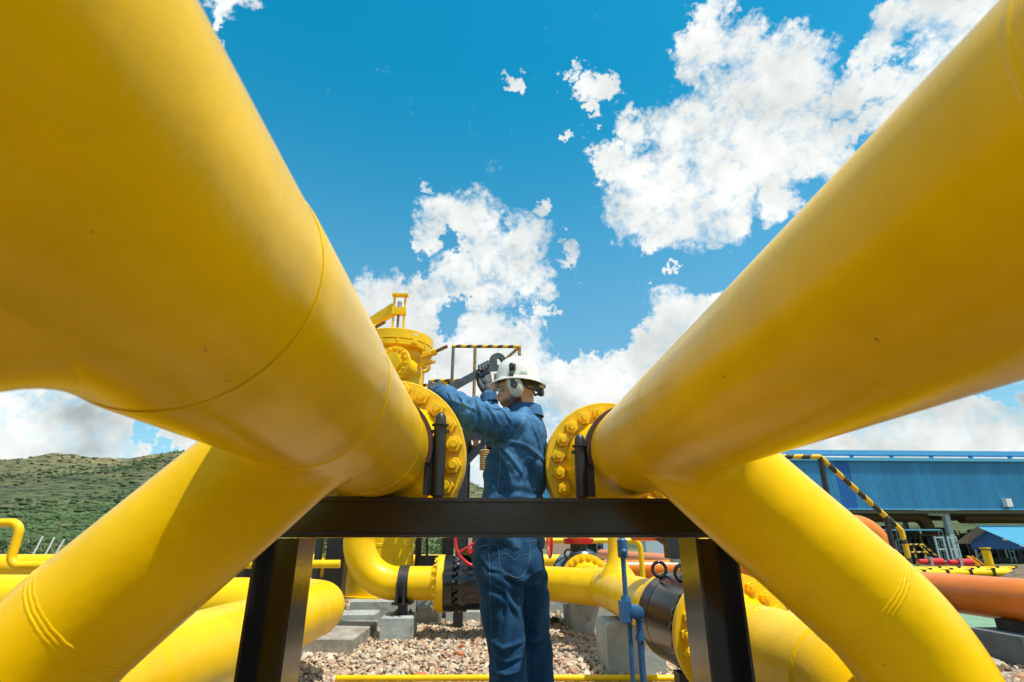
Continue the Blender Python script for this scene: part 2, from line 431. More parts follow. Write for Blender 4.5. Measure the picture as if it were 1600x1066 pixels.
def rocks(name, N, xr, yr, size, hi, mat, zb=-.03, palette=None, hole=()):
    (V, F) = ico()[0 if hi else 1]
    nv = len(V); allv = np.zeros((N, nv, 3)); cols = np.zeros((N, nv, 4)); cols[..., 3] = 1
    for i in range(N):
        x = rng.uniform(*xr); y = rng.uniform(*yr)
        s = size*rng.lognormal(0, .32); ax = np.array([s*rng.uniform(.8, 1.35), s*rng.uniform(.7, 1.1), s*rng.uniform(.45, .8)])
        q = rng.normal(size=(3, 3)); q, _ = np.linalg.qr(q)
        k = rng.normal(size=3)*2.2; k2 = rng.normal(size=3)*1.2
        disp = 1+.13*np.sin(V@k+rng.uniform(0, 6))+.1*np.sin(V@k2*2+rng.uniform(0, 6))
        # flat facets: clip along a few random planes
        p = V*disp[:, None]
        for _ in range(4):
            nn = rng.normal(size=3); nn /= np.linalg.norm(nn); d = p@nn; c = rng.uniform(.55, .85)
            p = p-np.clip(d-c, 0, None)[:, None]*nn
        a = rng.uniform(0, 6.3); tilt = rng.normal(size=2)*.35
        p = p*ax
        ca, sa = np.cos(a), np.sin(a); p = p@np.array([[ca, -sa, 0], [sa, ca, 0], [0, 0, 1]]).T
        p[:, 2] += p[:, 0]*tilt[0]+p[:, 1]*tilt[1]
        allv[i] = p+[x, y, zb+rng.uniform(0, .035)]
        cols[i, :, :3] = palette[rng.choice(len(palette), p=None)]*rng.uniform(.82, 1.14)
    faces = (F[None]+np.arange(N)[:, None, None]*nv).reshape(-1, 3)
    me = bpy.data.meshes.new(name); me.vertices.add(N*nv); me.vertices.foreach_set('co', allv.ravel())
    me.loops.add(faces.size); me.loops.foreach_set('vertex_index', faces.ravel().astype(np.int32))
    me.polygons.add(len(faces)); me.polygons.foreach_set('loop_start', np.arange(0, faces.size, 3, dtype=np.int32)); me.polygons.foreach_set('loop_total', np.full(len(faces), 3, dtype=np.int32))
    me.polygons.foreach_set('use_smooth', np.full(len(faces), hi))
    me.update(calc_edges=True)
    at = me.color_attributes.new('stone', 'FLOAT_COLOR', 'POINT'); at.data.foreach_set('color', cols.ravel())
    me.materials.append(mat); me.validate(); return link(name, me)
pal = np.array([1.1, .98, .83])*np.array([(.50, .42, .31), (.56, .50, .41), (.44, .34, .24), (.60, .55, .47), (.38, .28, .20), (.50, .36, .26), (.42, .40, .36), (.52, .44, .30), (.44, .24, .15), (.62, .58, .50), (.34, .30, .26)])
stone_m = M('river_stone', (.3, .26, .2), .75, var=.35, vscale=60, bump=.002, bscale=120, attr='stone')
tag(rocks('gravel', 20000, (-2.6, 3.2), (4.3, 8.6), .0195, True, stone_m, palette=pal), kind='stuff')
tag(rocks('gravel_bed', 16000, (-7, 9), (3.8, 14), .032, False, stone_m, zb=-.035, palette=pal), kind='stuff')
for (x, y, s, lab) in ((658, 1056, .065, 'largest broken orange brick lump on the gravel at the frame edge'),
                       (719, 1023, .045, 'flat orange brick chip on the gravel beside the jeans, nearer one'),
                       (722, 1010, .038, 'small bright orange brick chip on the gravel, farther of the two beside the jeans')):
    v = D(x, y); p = CAM+v*((.015-1.03)/v.z)
    mb = MB(); poly = [(p.x+s*math.cos(a)*random.uniform(.7, 1.1), p.y+s*.8*math.sin(a)*random.uniform(.7, 1.1), 0) for a in [k*PI/3.5 for k in range(7)]]
    mb.quadstrip([poly, [(q[0], q[1], .02+random.uniform(0, .012)) for q in poly], [(p.x+(q[0]-p.x)*.6, p.y+(q[1]-p.y)*.6, .035+random.uniform(0, .01)) for q in poly]])
    tag(mb.build('brick_fragment', brickr, None, 20), lab, 'brick fragment', 'orange brick fragments lying in the gravel')
def tuft(p, n, h, label):
    mb = MB()
    for k in range(n):
        a = random.uniform(0, 6.28); r = random.uniform(0, .07); b = Vector((p[0]+r*math.cos(a), p[1]+r*math.sin(a), 0)); hh = h*random.uniform(.5, 1)
        l = Vector((math.cos(a), math.sin(a), 0))*hh*random.uniform(.2, .8); s = Vector((-math.sin(a), math.cos(a), 0))*.006
        i = len(mb.v); mb.v += [tuple(b-s), tuple(b+s), tuple(b+l*.5+s*.8+Vector((0, 0, hh*.7))), tuple(b+l*.5-s*.8+Vector((0, 0, hh*.7))), tuple(b+l+Vector((0, 0, hh*.9)))]
        mb.f += [(i, i+1, i+2, i+3), (i+3, i+2, i+4)]; mb.m += [0, 0]
    tag(mb.build('grass_tuft', grassm, None, 0), label, 'weed')
v = D(866, 974); p = CAM+v*((0-1.03)/v.z); tuft(p, 130, .11, 'small bright green weed tuft in the gravel behind the worker')

# ------------------------------------------------------------------ hills
def hills():
    ridge = [(-PI, 2.5), (-1.6, 3.5), (-1.1, 4.6), (-.80, 5.3)]
    for px, py in ((0, 726), (50, 721), (100, 716), (150, 716), (200, 722), (235, 716), (280, 709), (350, 712), (500, 733), (640, 752), (735, 766), (760, 774), (800, 788), (900, 800)):
        d = D(px, py); ridge.append((math.atan2(d.x, d.y), math.degrees(math.asin(d.z))))
    ridge += [(.5, 3.2), (.8, 3.4), (1.1, 3.6), (1.6, 3), (PI, 2.5)]
    ra, re = np.array(ridge).T
    nt, nr = 760, 90; th = np.concatenate([np.linspace(-PI, -1.0, 90, endpoint=False), np.linspace(-1.0, 1.0, 580, endpoint=False), np.linspace(1.0, PI, 90)])
    rr = 160*(1900/160)**np.linspace(0, 1, nr)
    vs = np.zeros((nt, nr, 3))
    for i, a in enumerate(th):
        e = math.tan(math.radians(float(np.interp(a, ra, re))))*1300
        for j, r in enumerate(rr):
            x, y = r*math.sin(a), r*math.cos(a); t = (r-160)/(1300-160)
            s = max(0, min(1, t)); k = s**1.3
            q = Vector((x*.0026, y*.0012, 0)); rid = noise.fractal(q, .9, 2.1, 7)
            rdg = 1-abs(noise.noise(Vector((x*.0052+3, y*.0014, 5))))*2
            z = e*k + (rid*52+rdg*60)*k*(1-.9*max(0, (s-.6)/.4)) + noise.fractal(q*9, .8, 2, 5)*5*s
            if r > 1300: z -= (r-1300)*.25
            vs[i, j] = (x, y, z-2.2)
    me = bpy.data.meshes.new('hills'); f = [(i*nr+j, i*nr+j+1, (i+1)*nr+j+1, (i+1)*nr+j) for i in range(nt-1) for j in range(nr-1)]
    me.from_pydata(vs.reshape(-1, 3).tolist(), [], f); me.polygons.foreach_set('use_smooth', [True]*len(f))
    fixn(me)
    m = bpy.data.materials.new('hillside_scrub'); m.use_nodes = True; t = NT(m.node_tree); b = t.n['Principled BSDF']
    co0 = t.add('ShaderNodeTexCoord').outputs['Object']; z = t.add('ShaderNodeSeparateXYZ', {0: co0}).outputs[2]; co = t.vmath('MULTIPLY', co0, (.8, .12, 3.4))
    a = t.noise(co, .006, 8, .62, .4); c = t.noise(co, .045, 8, .7); e = t.noise(co, .16, 4, .7)
    green = t.mix(a, (.050, .100, .028), (.15, .185, .055))
    dry = t.mix(c, (.30, .26, .10), (.40, .32, .16))
    f1 = t.mapr(t.math('ADD', t.math('MULTIPLY', z, .0022), t.math('ADD', t.math('MULTIPLY', a, .55), t.math('MULTIPLY', c, .55))), .50, .86)
    colr = t.mix(f1, green, dry)
    colr = t.mix(t.math('MULTIPLY', t.mapr(e, .47, .58), t.mapr(a, .62, .42, .35, 1)), colr, (.020, .042, .014))
    colr = t.mix(t.math('MULTIPLY', t.mapr(c, .60, .66), t.mapr(z, 40, 5)), colr, (.24, .20, .12))
    t.set(b.inputs['Base Color'], colr); b.inputs['Roughness'].default_value = .95
    bp = t.add('ShaderNodeBump', {'Height': t.math('ADD', c, t.math('MULTIPLY', e, .4)), 'Strength': 1., 'Distance': 18.}); t.l.new(bp.outputs[0], b.inputs['Normal'])
    me.materials.append(m); tag(link('hills', me), kind='structure')
    V_, F_ = ico()[1]; N = 13000; av = []; 
    r_ = random.Random(5)
    for _ in range(N):
        i = r_.randint(0, nt-1)
        a = r_.uniform(-.80, -.42) if r_.random() < .8 else r_.uniform(-.15, .1)
        i = int(np.searchsorted(th, a)); j = int(nr*r_.uniform(.12, .84)); p = vs[min(i, nt-1), j]
        if noise.noise(Vector((p[0]*.006, p[1]*.003, p[2]*.02))) < r_.uniform(-.5, .25): continue
        s = r_.uniform(.5, 1.5); jit = np.array([r_.uniform(-1, 1)*6, r_.uniform(-1, 1)*6, 0])
        av.append(V_*np.array([s*r_.uniform(.9, 1.8), s, s*r_.uniform(.5, .9)])*(1+.25*np.sin(V_@np.array([3., 5., 2.])+_))[:, None]+p+jit)
    av = np.array(av); n_ = len(av); ff = (F_[None]+np.arange(n_)[:, None, None]*len(V_)).reshape(-1, 3)
    m2 = bpy.data.meshes.new('hillside_scrub'); m2.from_pydata(av.reshape(-1, 3).tolist(), [], ff.tolist()); m2.polygons.foreach_set('use_smooth', [True]*len(ff)); m2.materials.append(M('scrub_foliage', (.060, .105, .030), .9, var=.5, vscale=.02))
    tag(link('hillside_scrub', m2), kind='stuff')
hills()
def bush(name, x, y, h, wd, label, cat, light=.3, trunk=True, nleaf=900):
    root = empty(name, (x, y, 0), label, cat, 'trees and bushes at the foot of the hill')
    if trunk:
        mb = MB(); mb.tube([(x, y, -.05), (x+.1*h*random.uniform(-1, 1)*.3, y, h*.35), (x, y, h*.6)], [.035*h, .028*h, .012*h], 8)
        for k in range(5):
            a = k*1.3; mb.tube([(x, y, h*.3), (x+math.cos(a)*wd*.5, y+math.sin(a)*wd*.5, h*random.uniform(.55, .8))], [.016*h, .005*h], 6)
        mb.build('trunk', bark, root)
    cl = [(random.gauss(0, .26)*wd, random.gauss(0, .26)*wd, h*random.uniform(.35, .88), random.uniform(.16, .34)*wd) for _ in range(16)]
    mb = MB(); s = h*.045
    for k in range(nleaf):
        cx, cy, cz, r = random.choice(cl); u = Vector([random.gauss(0, 1) for _ in range(3)]).normalized()*r*random.uniform(.6, 1.05)
        c = Vector((x+cx, y+cy, cz))+u*1.0; a = Vector([random.gauss(0, 1) for _ in range(3)]).normalized(); b2 = a.orthogonal().normalized()
        i = len(mb.v); q = s*random.uniform(.6, 1.4)
        mb.v += [tuple(c-a*q), tuple(c+b2*q*.7), tuple(c+a*q), tuple(c-b2*q*.7)]; mb.f.append((i, i+1, i+2, i+3)); mb.m.append(1 if random.random() < light else 0)
    mb.build('crown', [leafm, leafl], root, 0); root.location.z = -1.3
bspec = [(5, 55, 3.0, 3.6, 'broad dark tree at the far left behind the small pipe loop', .1), (40, 70, 3.0, 3.2, 'round green bush just right of the small pipe loop', .4), (72, 60, 2.2, 3.4, 'low bush behind the leaning white poles', .5), (110, 75, 3.0, 4, 'bush right of the white poles, mostly behind the yellow pipe', .3),
 (492, 42, 2.6, 2.6, 'dense green bush seen under the beam beside the left black post', .5), (512, 50, 3.4, 3.2, 'taller green tree seen under the beam near the black post', .25), (528, 62, 2.8, 3, 'light green bush behind the dark rear posts', .6),
 (648, 58, 3.2, 3.4, 'green tree seen under the beam right of the yellow vessel', .4), (668, 48, 2.4, 2.6, 'low bright bush seen under the beam between thin posts', .6), (684, 66, 3.2, 3.2, 'farthest green bush seen under the beam left of the handwheel', .3), (400, 60, 3, 3.5, 'bush glimpsed between the sloping pipe and left black post', .4)]
for (px, Y, h, wd, lab, lt) in bspec:
    q = P(px, 850, Y); h *= .8 if px < 300 else 1.05; bush('bush' if h < 2.9 else 'tree', q.x, Y, h, wd, lab, 'tree' if h >= 2.9 else 'bush', lt)

# ------------------------------------------------------------------ big front pipes
RL, RR = .19, .169
CLx, CLz = -.418, 1.368
CRx, CRz = .574, 1.368
FL, FR = 2.28, 2.56
def flange_set(root, c, r, rf, Y, rb, ph, af):
    mb = MB(); mb.lathe((c[0], 0, c[1]), (0, 1, 0), [(Y-.12, r-.002), (Y-.10, r+.001), (Y-.03, r*1.2), (Y-.001, r*1.26), (Y, rf-.004), (Y+.004, rf), (Y+.058, rf), (Y+.062, rf-.004)], 128)
    mb.build('flange', yelf, root, 30)
    MB().lathe((c[0], 0, c[1]), (0, 1, 0), [(Y+.0625, r*1.3), (Y+.0725, r*1.3)], 96).build('gasket', steel, root)
    mb = MB(); mb.lathe((c[0], 0, c[1]), (0, 1, 0), [(Y+.073, rf-.004), (Y+.077, rf), (Y+.135, rf), (Y+.139, rf-.004)], 128)
    mb.build('blind_flange', yelf, root, 30)
    me = hexnut_mesh('bolt', af, .026, af*.285, .047, yelf)
    bolts(root, me, (c[0], Y-.0005, c[1]), Matrix.Identity(3), rb, 20, ph)
    # tails of the studs with nuts behind
    me2 = hexnut_mesh('rear_nut', af, .024, af*.285, .05, yelf)
    bolts(root, me2, (c[0], Y+.1395, c[1]), Matrix.Rotation(PI, 3, 'Z'), rb, 20, ph, 'rear_nut')
def big_pipe(label, cx, cz, r, side, Yf, y0s, branches):
    root = empty('pipe_spool', (cx, 1, cz), label, 'pipe', 'two large yellow pipe spools on the black frame')
    mb = MB(); prof = [(-1.2, r), (-.3, r), (0, r)]
    for a, b, dr in y0s: prof += [(a-.004, r), (a+.012, r+dr), (b-.012, r+dr), (b+.004, r)]
    prof += [(Yf-.115, r)]
    fine = []
    for i in range(len(prof)-1):
        (a, ra), (b, rb_) = prof[i], prof[i+1]; n = max(1, int((b-a)/.08))
        fine += [(a+(b-a)*k/n, ra+(rb_-ra)*k/n) for k in range(n)]
    fine.append(prof[-1])
    mb.lathe((cx, 0, cz), (0, 1, 0), fine, 192, up=(0, 0, 1)); mb.build('run_pipe', yel, root, 60)
    for (yb, ang, rb_, L, s_end, rows, rel) in branches:
        b = MB(); e, d = tee(b, (cx, cz), r, yb, ang, side, rb_, L, s_end)
        b.build('branch_saddle', yel, root, 60)
        # elbow on down into the ground
        drop = Vector((0, 0, -1)); t = rel*math.tan(d.angle(drop)/2)
        k = e+d*(t+.01)
        b = MB(); b.tube(path([e-d*.002, k, Vector((k.x, k.y, -.05))], rel, 24), rb_, 96); b.build('elbow_pipe', yel, root, 60)
        weld(root, e, d, rb_, .0045, .0018, rows, yb*10)
        weld(root, Vector((cx, yb, cz))+d*(r+L+.035), d, rb_-.001, .0042, .0018, 3, yb*3)
    return root
left = big_pipe('large yellow pipe on the left passing overhead, with branches sloping down to the left', CLx, CLz, RL, -1, FL, [(.664, 1.16, .0035)], [(1.45, math.radians(44.4), .16, .07, .71, 3, .45), (.36, math.radians(44.4), .165, .12, .62, 1, .45)])
right = big_pipe('large yellow pipe on the right passing overhead, with one branch sloping down to the right', CRx, CRz, RR, 1, FR, [], [(1.68, math.radians(43.5), .168, .07, .70, 3, .62)])
for i, yy in enumerate((.664, 1.20, 1.86)): weld(left, (CLx, yy, CLz), (0, 1, 0), RL+(.001 if i else .0015), .0065, .0019, 1, i)
for i, yy in enumerate((.3, 1.42, 2.02)): weld(right, (CRx, yy, CRz), (0, 1, 0), RR, .006, .0018, 1, 5+i)
flange_set(left, (CLx, CLz), RL, .323, FL, .276, .4743, .062)
flange_set(right, (CRx, CRz), RR, .303, FR, .248, -.1575, .056)

# ------------------------------------------------------------------ black support frame
def frame():
    root = empty('support_frame', (0, 2.1, 0), 'black painted steel goal frame of I-beam and two posts carrying the big yellow pipes', 'pipe support')
    z1, z0 = 1.176, 1.042; y0, y1 = 2.0, 2.19; X0, X1 = -.93, 1.02
    mb = MB(); mb.bx(X0, X1, y0, y1, z1-.012, z1); mb.bx(X0, X1, y0, y1, z0, z0+.010); mb.bx(X0+.002, X1-.002, (y0+y1)/2-.055, (y0+y1)/2-.047, z0+.008, z1-.010)
    mb.build('beam', blk, root, 0)
    w_ = MB(); rr = []; pts = []
    for k in range(260):
        x = X0+.01+(X1-X0-.02)*k/259; pts.append((x, 2.036, z0+.012)); rr.append(.004+.0035*abs(noise.noise(Vector((x*30, 0, 3))))+.004*max(0, noise.noise(Vector((x*5, 9, 3)))))
    w_.tube(pts, rr, 8); w_.build('weld_bead', blk2, root, 60)
    for (a, b) in ((-.795, -.648), (.742, .890)):
        mb = MB(); mb.bx(a, a+.010, y0+.006, y1, 0, z0-.001); mb.bx(b-.010, b, y0+.006, y1, 0, z0-.001); mb.bx(a+.010, b-.010, (y0+y1)/2-.004, (y0+y1)/2+.004, .002, z0-.003)
        mb.build('post', blk, root, 0)
        mb = MB(); mb.bx(a-.06, b+.06, y0-.05, y1+.05, -.03, .012); mb.build('base_plate', blk2, root, 0)
frame()
def clamp(cx, cz, r, Y, side, zt, zbeam, label, s=1.):
    """half-ring clamp with upright sleeve tubes"""
    root = empty('pipe_clamp', (cx, Y, zbeam), label, 'pipe clamp', 'black pipe clamps on the support beam')
    mb = MB(); n = 40; rings = []
    for k in range(n+1):
        a = -PI*.10+(1.2*PI)*k/n
        e = Vector((math.cos(a), 0, math.sin(a))); c = Vector((cx, Y, cz))
        rings.append([c+e*(r+.004)+Vector((0, -.035, 0)), c+e*(r+.017)+Vector((0, -.035, 0)), c+e*(r+.017)+Vector((0, .035, 0)), c+e*(r+.004)+Vector((0, .035, 0))])
    mb.quadstrip(rings, True); mb.build('band', blk2, root, 30)
    mb = MB(); rings = [[p+Vector((0, -.003 if i < 2 else .003, 0)) for i, p in enumerate(rg)] for rg in rings]
    rings = [[Vector((cx, 0, cz))*0+Vector(p)+(Vector((cx, Y, cz))-Vector((p[0], Y, p[2]))).normalized()*.0030 for p in rg] for rg in rings]
    mb.quadstrip(rings, True); mb.build('liner', liner, root, 30)
    for sd_ in (-1, 1):
        x = cx+sd_*(r+.040*s); b = Vector((x, Y-.01, zbeam))
        mb = MB(); rt = .0245*s
        mb.lathe(b, (0, 0, 1), [(.0, rt*.7), (.012, rt*.7), (.0125, rt), (zt-zbeam-.055*s, rt), (zt-zbeam-.053*s, rt*1.35), (zt-zbeam-.047*s, rt*1.35), (zt-zbeam-.045*s, rt*.9), (zt-zbeam-.018*s, rt*.85), (zt-zbeam-.006*s, rt*.6), (zt-zbeam, rt*.3)], 28)
        mb.build('sleeve_tube', blk2, root, 30)
        mb = MB(); mb.bar(b+Vector((-sd_*.033*s, .005, .015)), b+Vector((-sd_*.030*s, .005, zt-zbeam-.10*s)), .013*s, .045); mb.build('gusset_plate', blk2, root, 0)
        MB().box(b+Vector((sd_*.0*s, 0, zt-zbeam-.075*s)), (rt*1.45, .012, .005)).build('retaining_clip', blk2, root, 0)
        MB().lathe(b+Vector((0, 0, -.0125)), (0, 0, -1), [(0, .0), (.0, .024), (.022, .024), (.022, .014), (.036, .014)], 6).build('nut', blk2, root, 20)
clamp(CLx, CLz, RL, 2.10, 1, 1.505, 1.1762, 'taller black clamp with upright sleeve tubes round the left pipe by the flange')
clamp(CRx, CRz, RR, 2.16, 1, 1.435, 1.1762, 'shorter black clamp with upright sleeve tubes round the right pipe by the flange', .95)
mb = MB(); mb.bx(CLx-.16, CLx+.13, 2.02, 2.17, 1.1764, 1.181)
tag(mb.build('bearing_plate', blk2, None, 0), 'thin black bearing plate between the left pipe and the beam', 'plate')

# ------------------------------------------------------------------ pipework behind the frame
def std_flange(root, c, axis, r, rf, th, n=20, front=True, back=False, mat=None, neck=.08):
    """weld-neck flange, its face at c looking along axis"""
    mat = mat or yel2; a = Vector(axis).normalized()
    mb = MB(); mb.lathe(c, -a, [(0, rf-.004), (.004, rf), (th, rf), (th+.002, rf-.006), (th+.003, r*1.22), (th+neck, r)], 64)
    mb.build('flange', mat, root, 30)
nut_s = hexnut_mesh('bolt', .052, .024, .014, .045, yel2)
nut_k = hexnut_mesh('bolt_black', .052, .024, .014, .045, blk2)
def AR(axis):  # rotation taking -Y to axis
    return Vector((0, -1, 0)).rotation_difference(Vector(axis)).to_matrix()
def block(label, x0, x1, y0, y1, z1, mat=conc, ch=.02, name='concrete_block', cat='concrete block'):
    mb = MB(); r = [[(x0, y0, -.06), (x1, y0, -.06), (x1, y1, -.06), (x0, y1, -.06)], [(x0, y0, z1-ch), (x1, y0, z1-ch), (x1, y1, z1-ch), (x0, y1, z1-ch)],
        [(x0+ch, y0+ch, z1), (x1-ch, y0+ch, z1), (x1-ch, y1-ch, z1), (x0+ch, y1-ch, z1)]]
    mb.quadstrip(r); return tag(mb.build(name, mat, None, 25), label, cat)
PZ = .53
# left elbow line at the back: riser - elbow - run to the black valve
def back_left():
    Y = 7.0; r = .187; z = .564
    xr = P(558, 880, Y).x
    root = empty('elbow_pipe', (xr, Y, 0), 'yellow pipe that drops from above and elbows right into the black valve', 'pipe')
    xe = P(694, 911, Y).x
    MB().tube(path([(xr, Y, 2.2), (xr, Y, z), (xe-.06, Y, z)], .50, 30), r, 64).build('run_pipe', yel2, root, 50)
    weld(root, (xr+.50, Y, z), (1, 0, 0), r, .006, .003)
    weld(root, (xr, Y, z+.50), (0, 0, 1), r, .006, .003)
    std_flange(root, (xe+.005, Y, z), (1, 0, 0), r, .315, .075)
    bolts(root, nut_s, (xe-.071, Y, z), AR((-1, 0, 0)), .265, 20, .1)
    # top closes into a flange out of sight behind the big pipe
    std_flange(root, (xr, Y, 2.27), (0, 0, 1), r, .315, .075)
    # support clamp
    xc = P(632, 911, Y).x
    c = empty('pipe_clamp', (xc, Y, .25), 'black saddle clamp holding the yellow elbow pipe on its small concrete block', 'pipe clamp')
    mb = MB(); rings = []
    for k in range(41):
        a = 2*PI*k/40; e = Vector((0, math.cos(a), math.sin(a))); q = Vector((xc, Y, z))
        rings.append([q+e*(r+.001)+Vector((-.06, 0, 0)), q+e*(r+.012)+Vector((-.06, 0, 0)), q+e*(r+.012)+Vector((.06, 0, 0)), q+e*(r+.001)+Vector((.06, 0, 0))])
    mb.quadstrip(rings, True, 0, False); mb.build('band', blk2, c, 30)
    for dx in (-.05, .03):
        MB().bx(xc+dx-.012, xc+dx+.012, Y-r-.045, Y-r+.01, z-r-.03, z+.02).build('ear_plate', blk2, c, 0)
    MB().bx(xc-.11, xc+.11, Y-.16, Y+.16, z-r-.03, z-r-.008).build('saddle_plate', blk2, c, 0)
    mb = MB(); mb.bx(xc-.045, xc+.045, Y-.09, Y+.09, .245, z-r-.031); mb.bx(xc-.12, xc+.12, Y-.13, Y+.13, .235, .2445); mb.build('stool', blk2, c, 0)
    for dx in (-.08, .08):
        for dy in (-.1, .1):
            MB().lathe((xc+dx, Y+dy, .2447), (0, 0, 1), [(0, .02), (.018, .02), (.018, .011), (.034, .011)], 6).build('anchor_bolt', rusty, c, 20)
    block('small pale concrete block under the clamped yellow elbow pipe, left of the worker', xc-.21, xc+.15, Y-.22, Y+.25, .237)
    # black valve
    vx = xe+.006
    v = empty('gate_valve', (vx+.4, Y, 0), 'black bodied valve with red handwheel left of the worker', 'valve')
    mb = MB(); mb.lathe((vx, Y, z), (1, 0, 0), [(0, .30), (.003, .31), (.10, .31), (.101, .24), (.17, .24), (.171, .305), (.20, .31), (.27, .31), (.273, .29), (.50, .29), (.503, .31), (.60, .31), (.601, .24), (.67, .24), (.672, .31), (.77, .31)], 72)
    mb.build('body', blk, v, 30)
    for xx, d in ((vx+.1015, 1), (vx+.1695, -1), (vx+.6015, 1), (vx+.6695, -1)):
        bolts(v, nut_k, (xx, Y, z), AR((d, 0, 0)), .275, 20, .1)
    MB().lathe((vx+.38, Y, z+.27), (0, 0, 1), [(0, .14), (.06, .14), (.061, .19), (.10, .19), (.101, .07), (.40, .06)], 32).build('bonnet', blk, v, 30)
    MB().lathe((vx+.30, Y-.19, z+.36), (0, -1, 0), [(0, .035), (.16, .03)], 20).build('wheel_shaft', red, v, 30)
    wc = P(752, 842, Y-.4)
    mb = MB(); mb.tube([(wc.x+.30*math.cos(a), wc.y, wc.z+.30*math.sin(a)) for a in [2*PI*k/48 for k in range(48)]], .017, 12, close=True)
    for k in range(3):
        a = PI/2+2*PI*k/3; mb.tube([(wc.x, wc.y, wc.z), (wc.x+.29*math.cos(a), wc.y, wc.z+.29*math.sin(a))], .012, 10)
    mb.lathe(wc+Vector((0, .03, 0)), (0, -1, 0), [(0, .045), (.06, .045)], 24); mb.build('handwheel', red, v, 40)
    MB().bar(wc+Vector((0, .03, 0)), (vx+.38, Y, z+.55), .05, .05).build('yoke', red, v, 0)
    MB().lathe((vx+.45, Y, z-.29), (0, 0, -1), [(0, .02), (.16, .02), (.161, .06), (.175, .06)], 12).build('support_foot', steel, v, 20)
    block('low grey concrete block behind and below the black valve', vx-.05, vx+1.0, 8.2, 8.7, .14)
    return vx+.772, Y, z, r
vxe, BY, BZ, BR = back_left()
block('long grey concrete plinth under the yellow vertical vessel', P(545, 960, 7.9).x, P(640, 960, 7.9).x+.05, 7.9, 9.3, .30, conc)
block('brown stained concrete kerb just right of the vessel plinth', P(652, 950, 8.2).x, P(693, 950, 8.2).x-.02, 8.15, 8.9, .20, conc2)
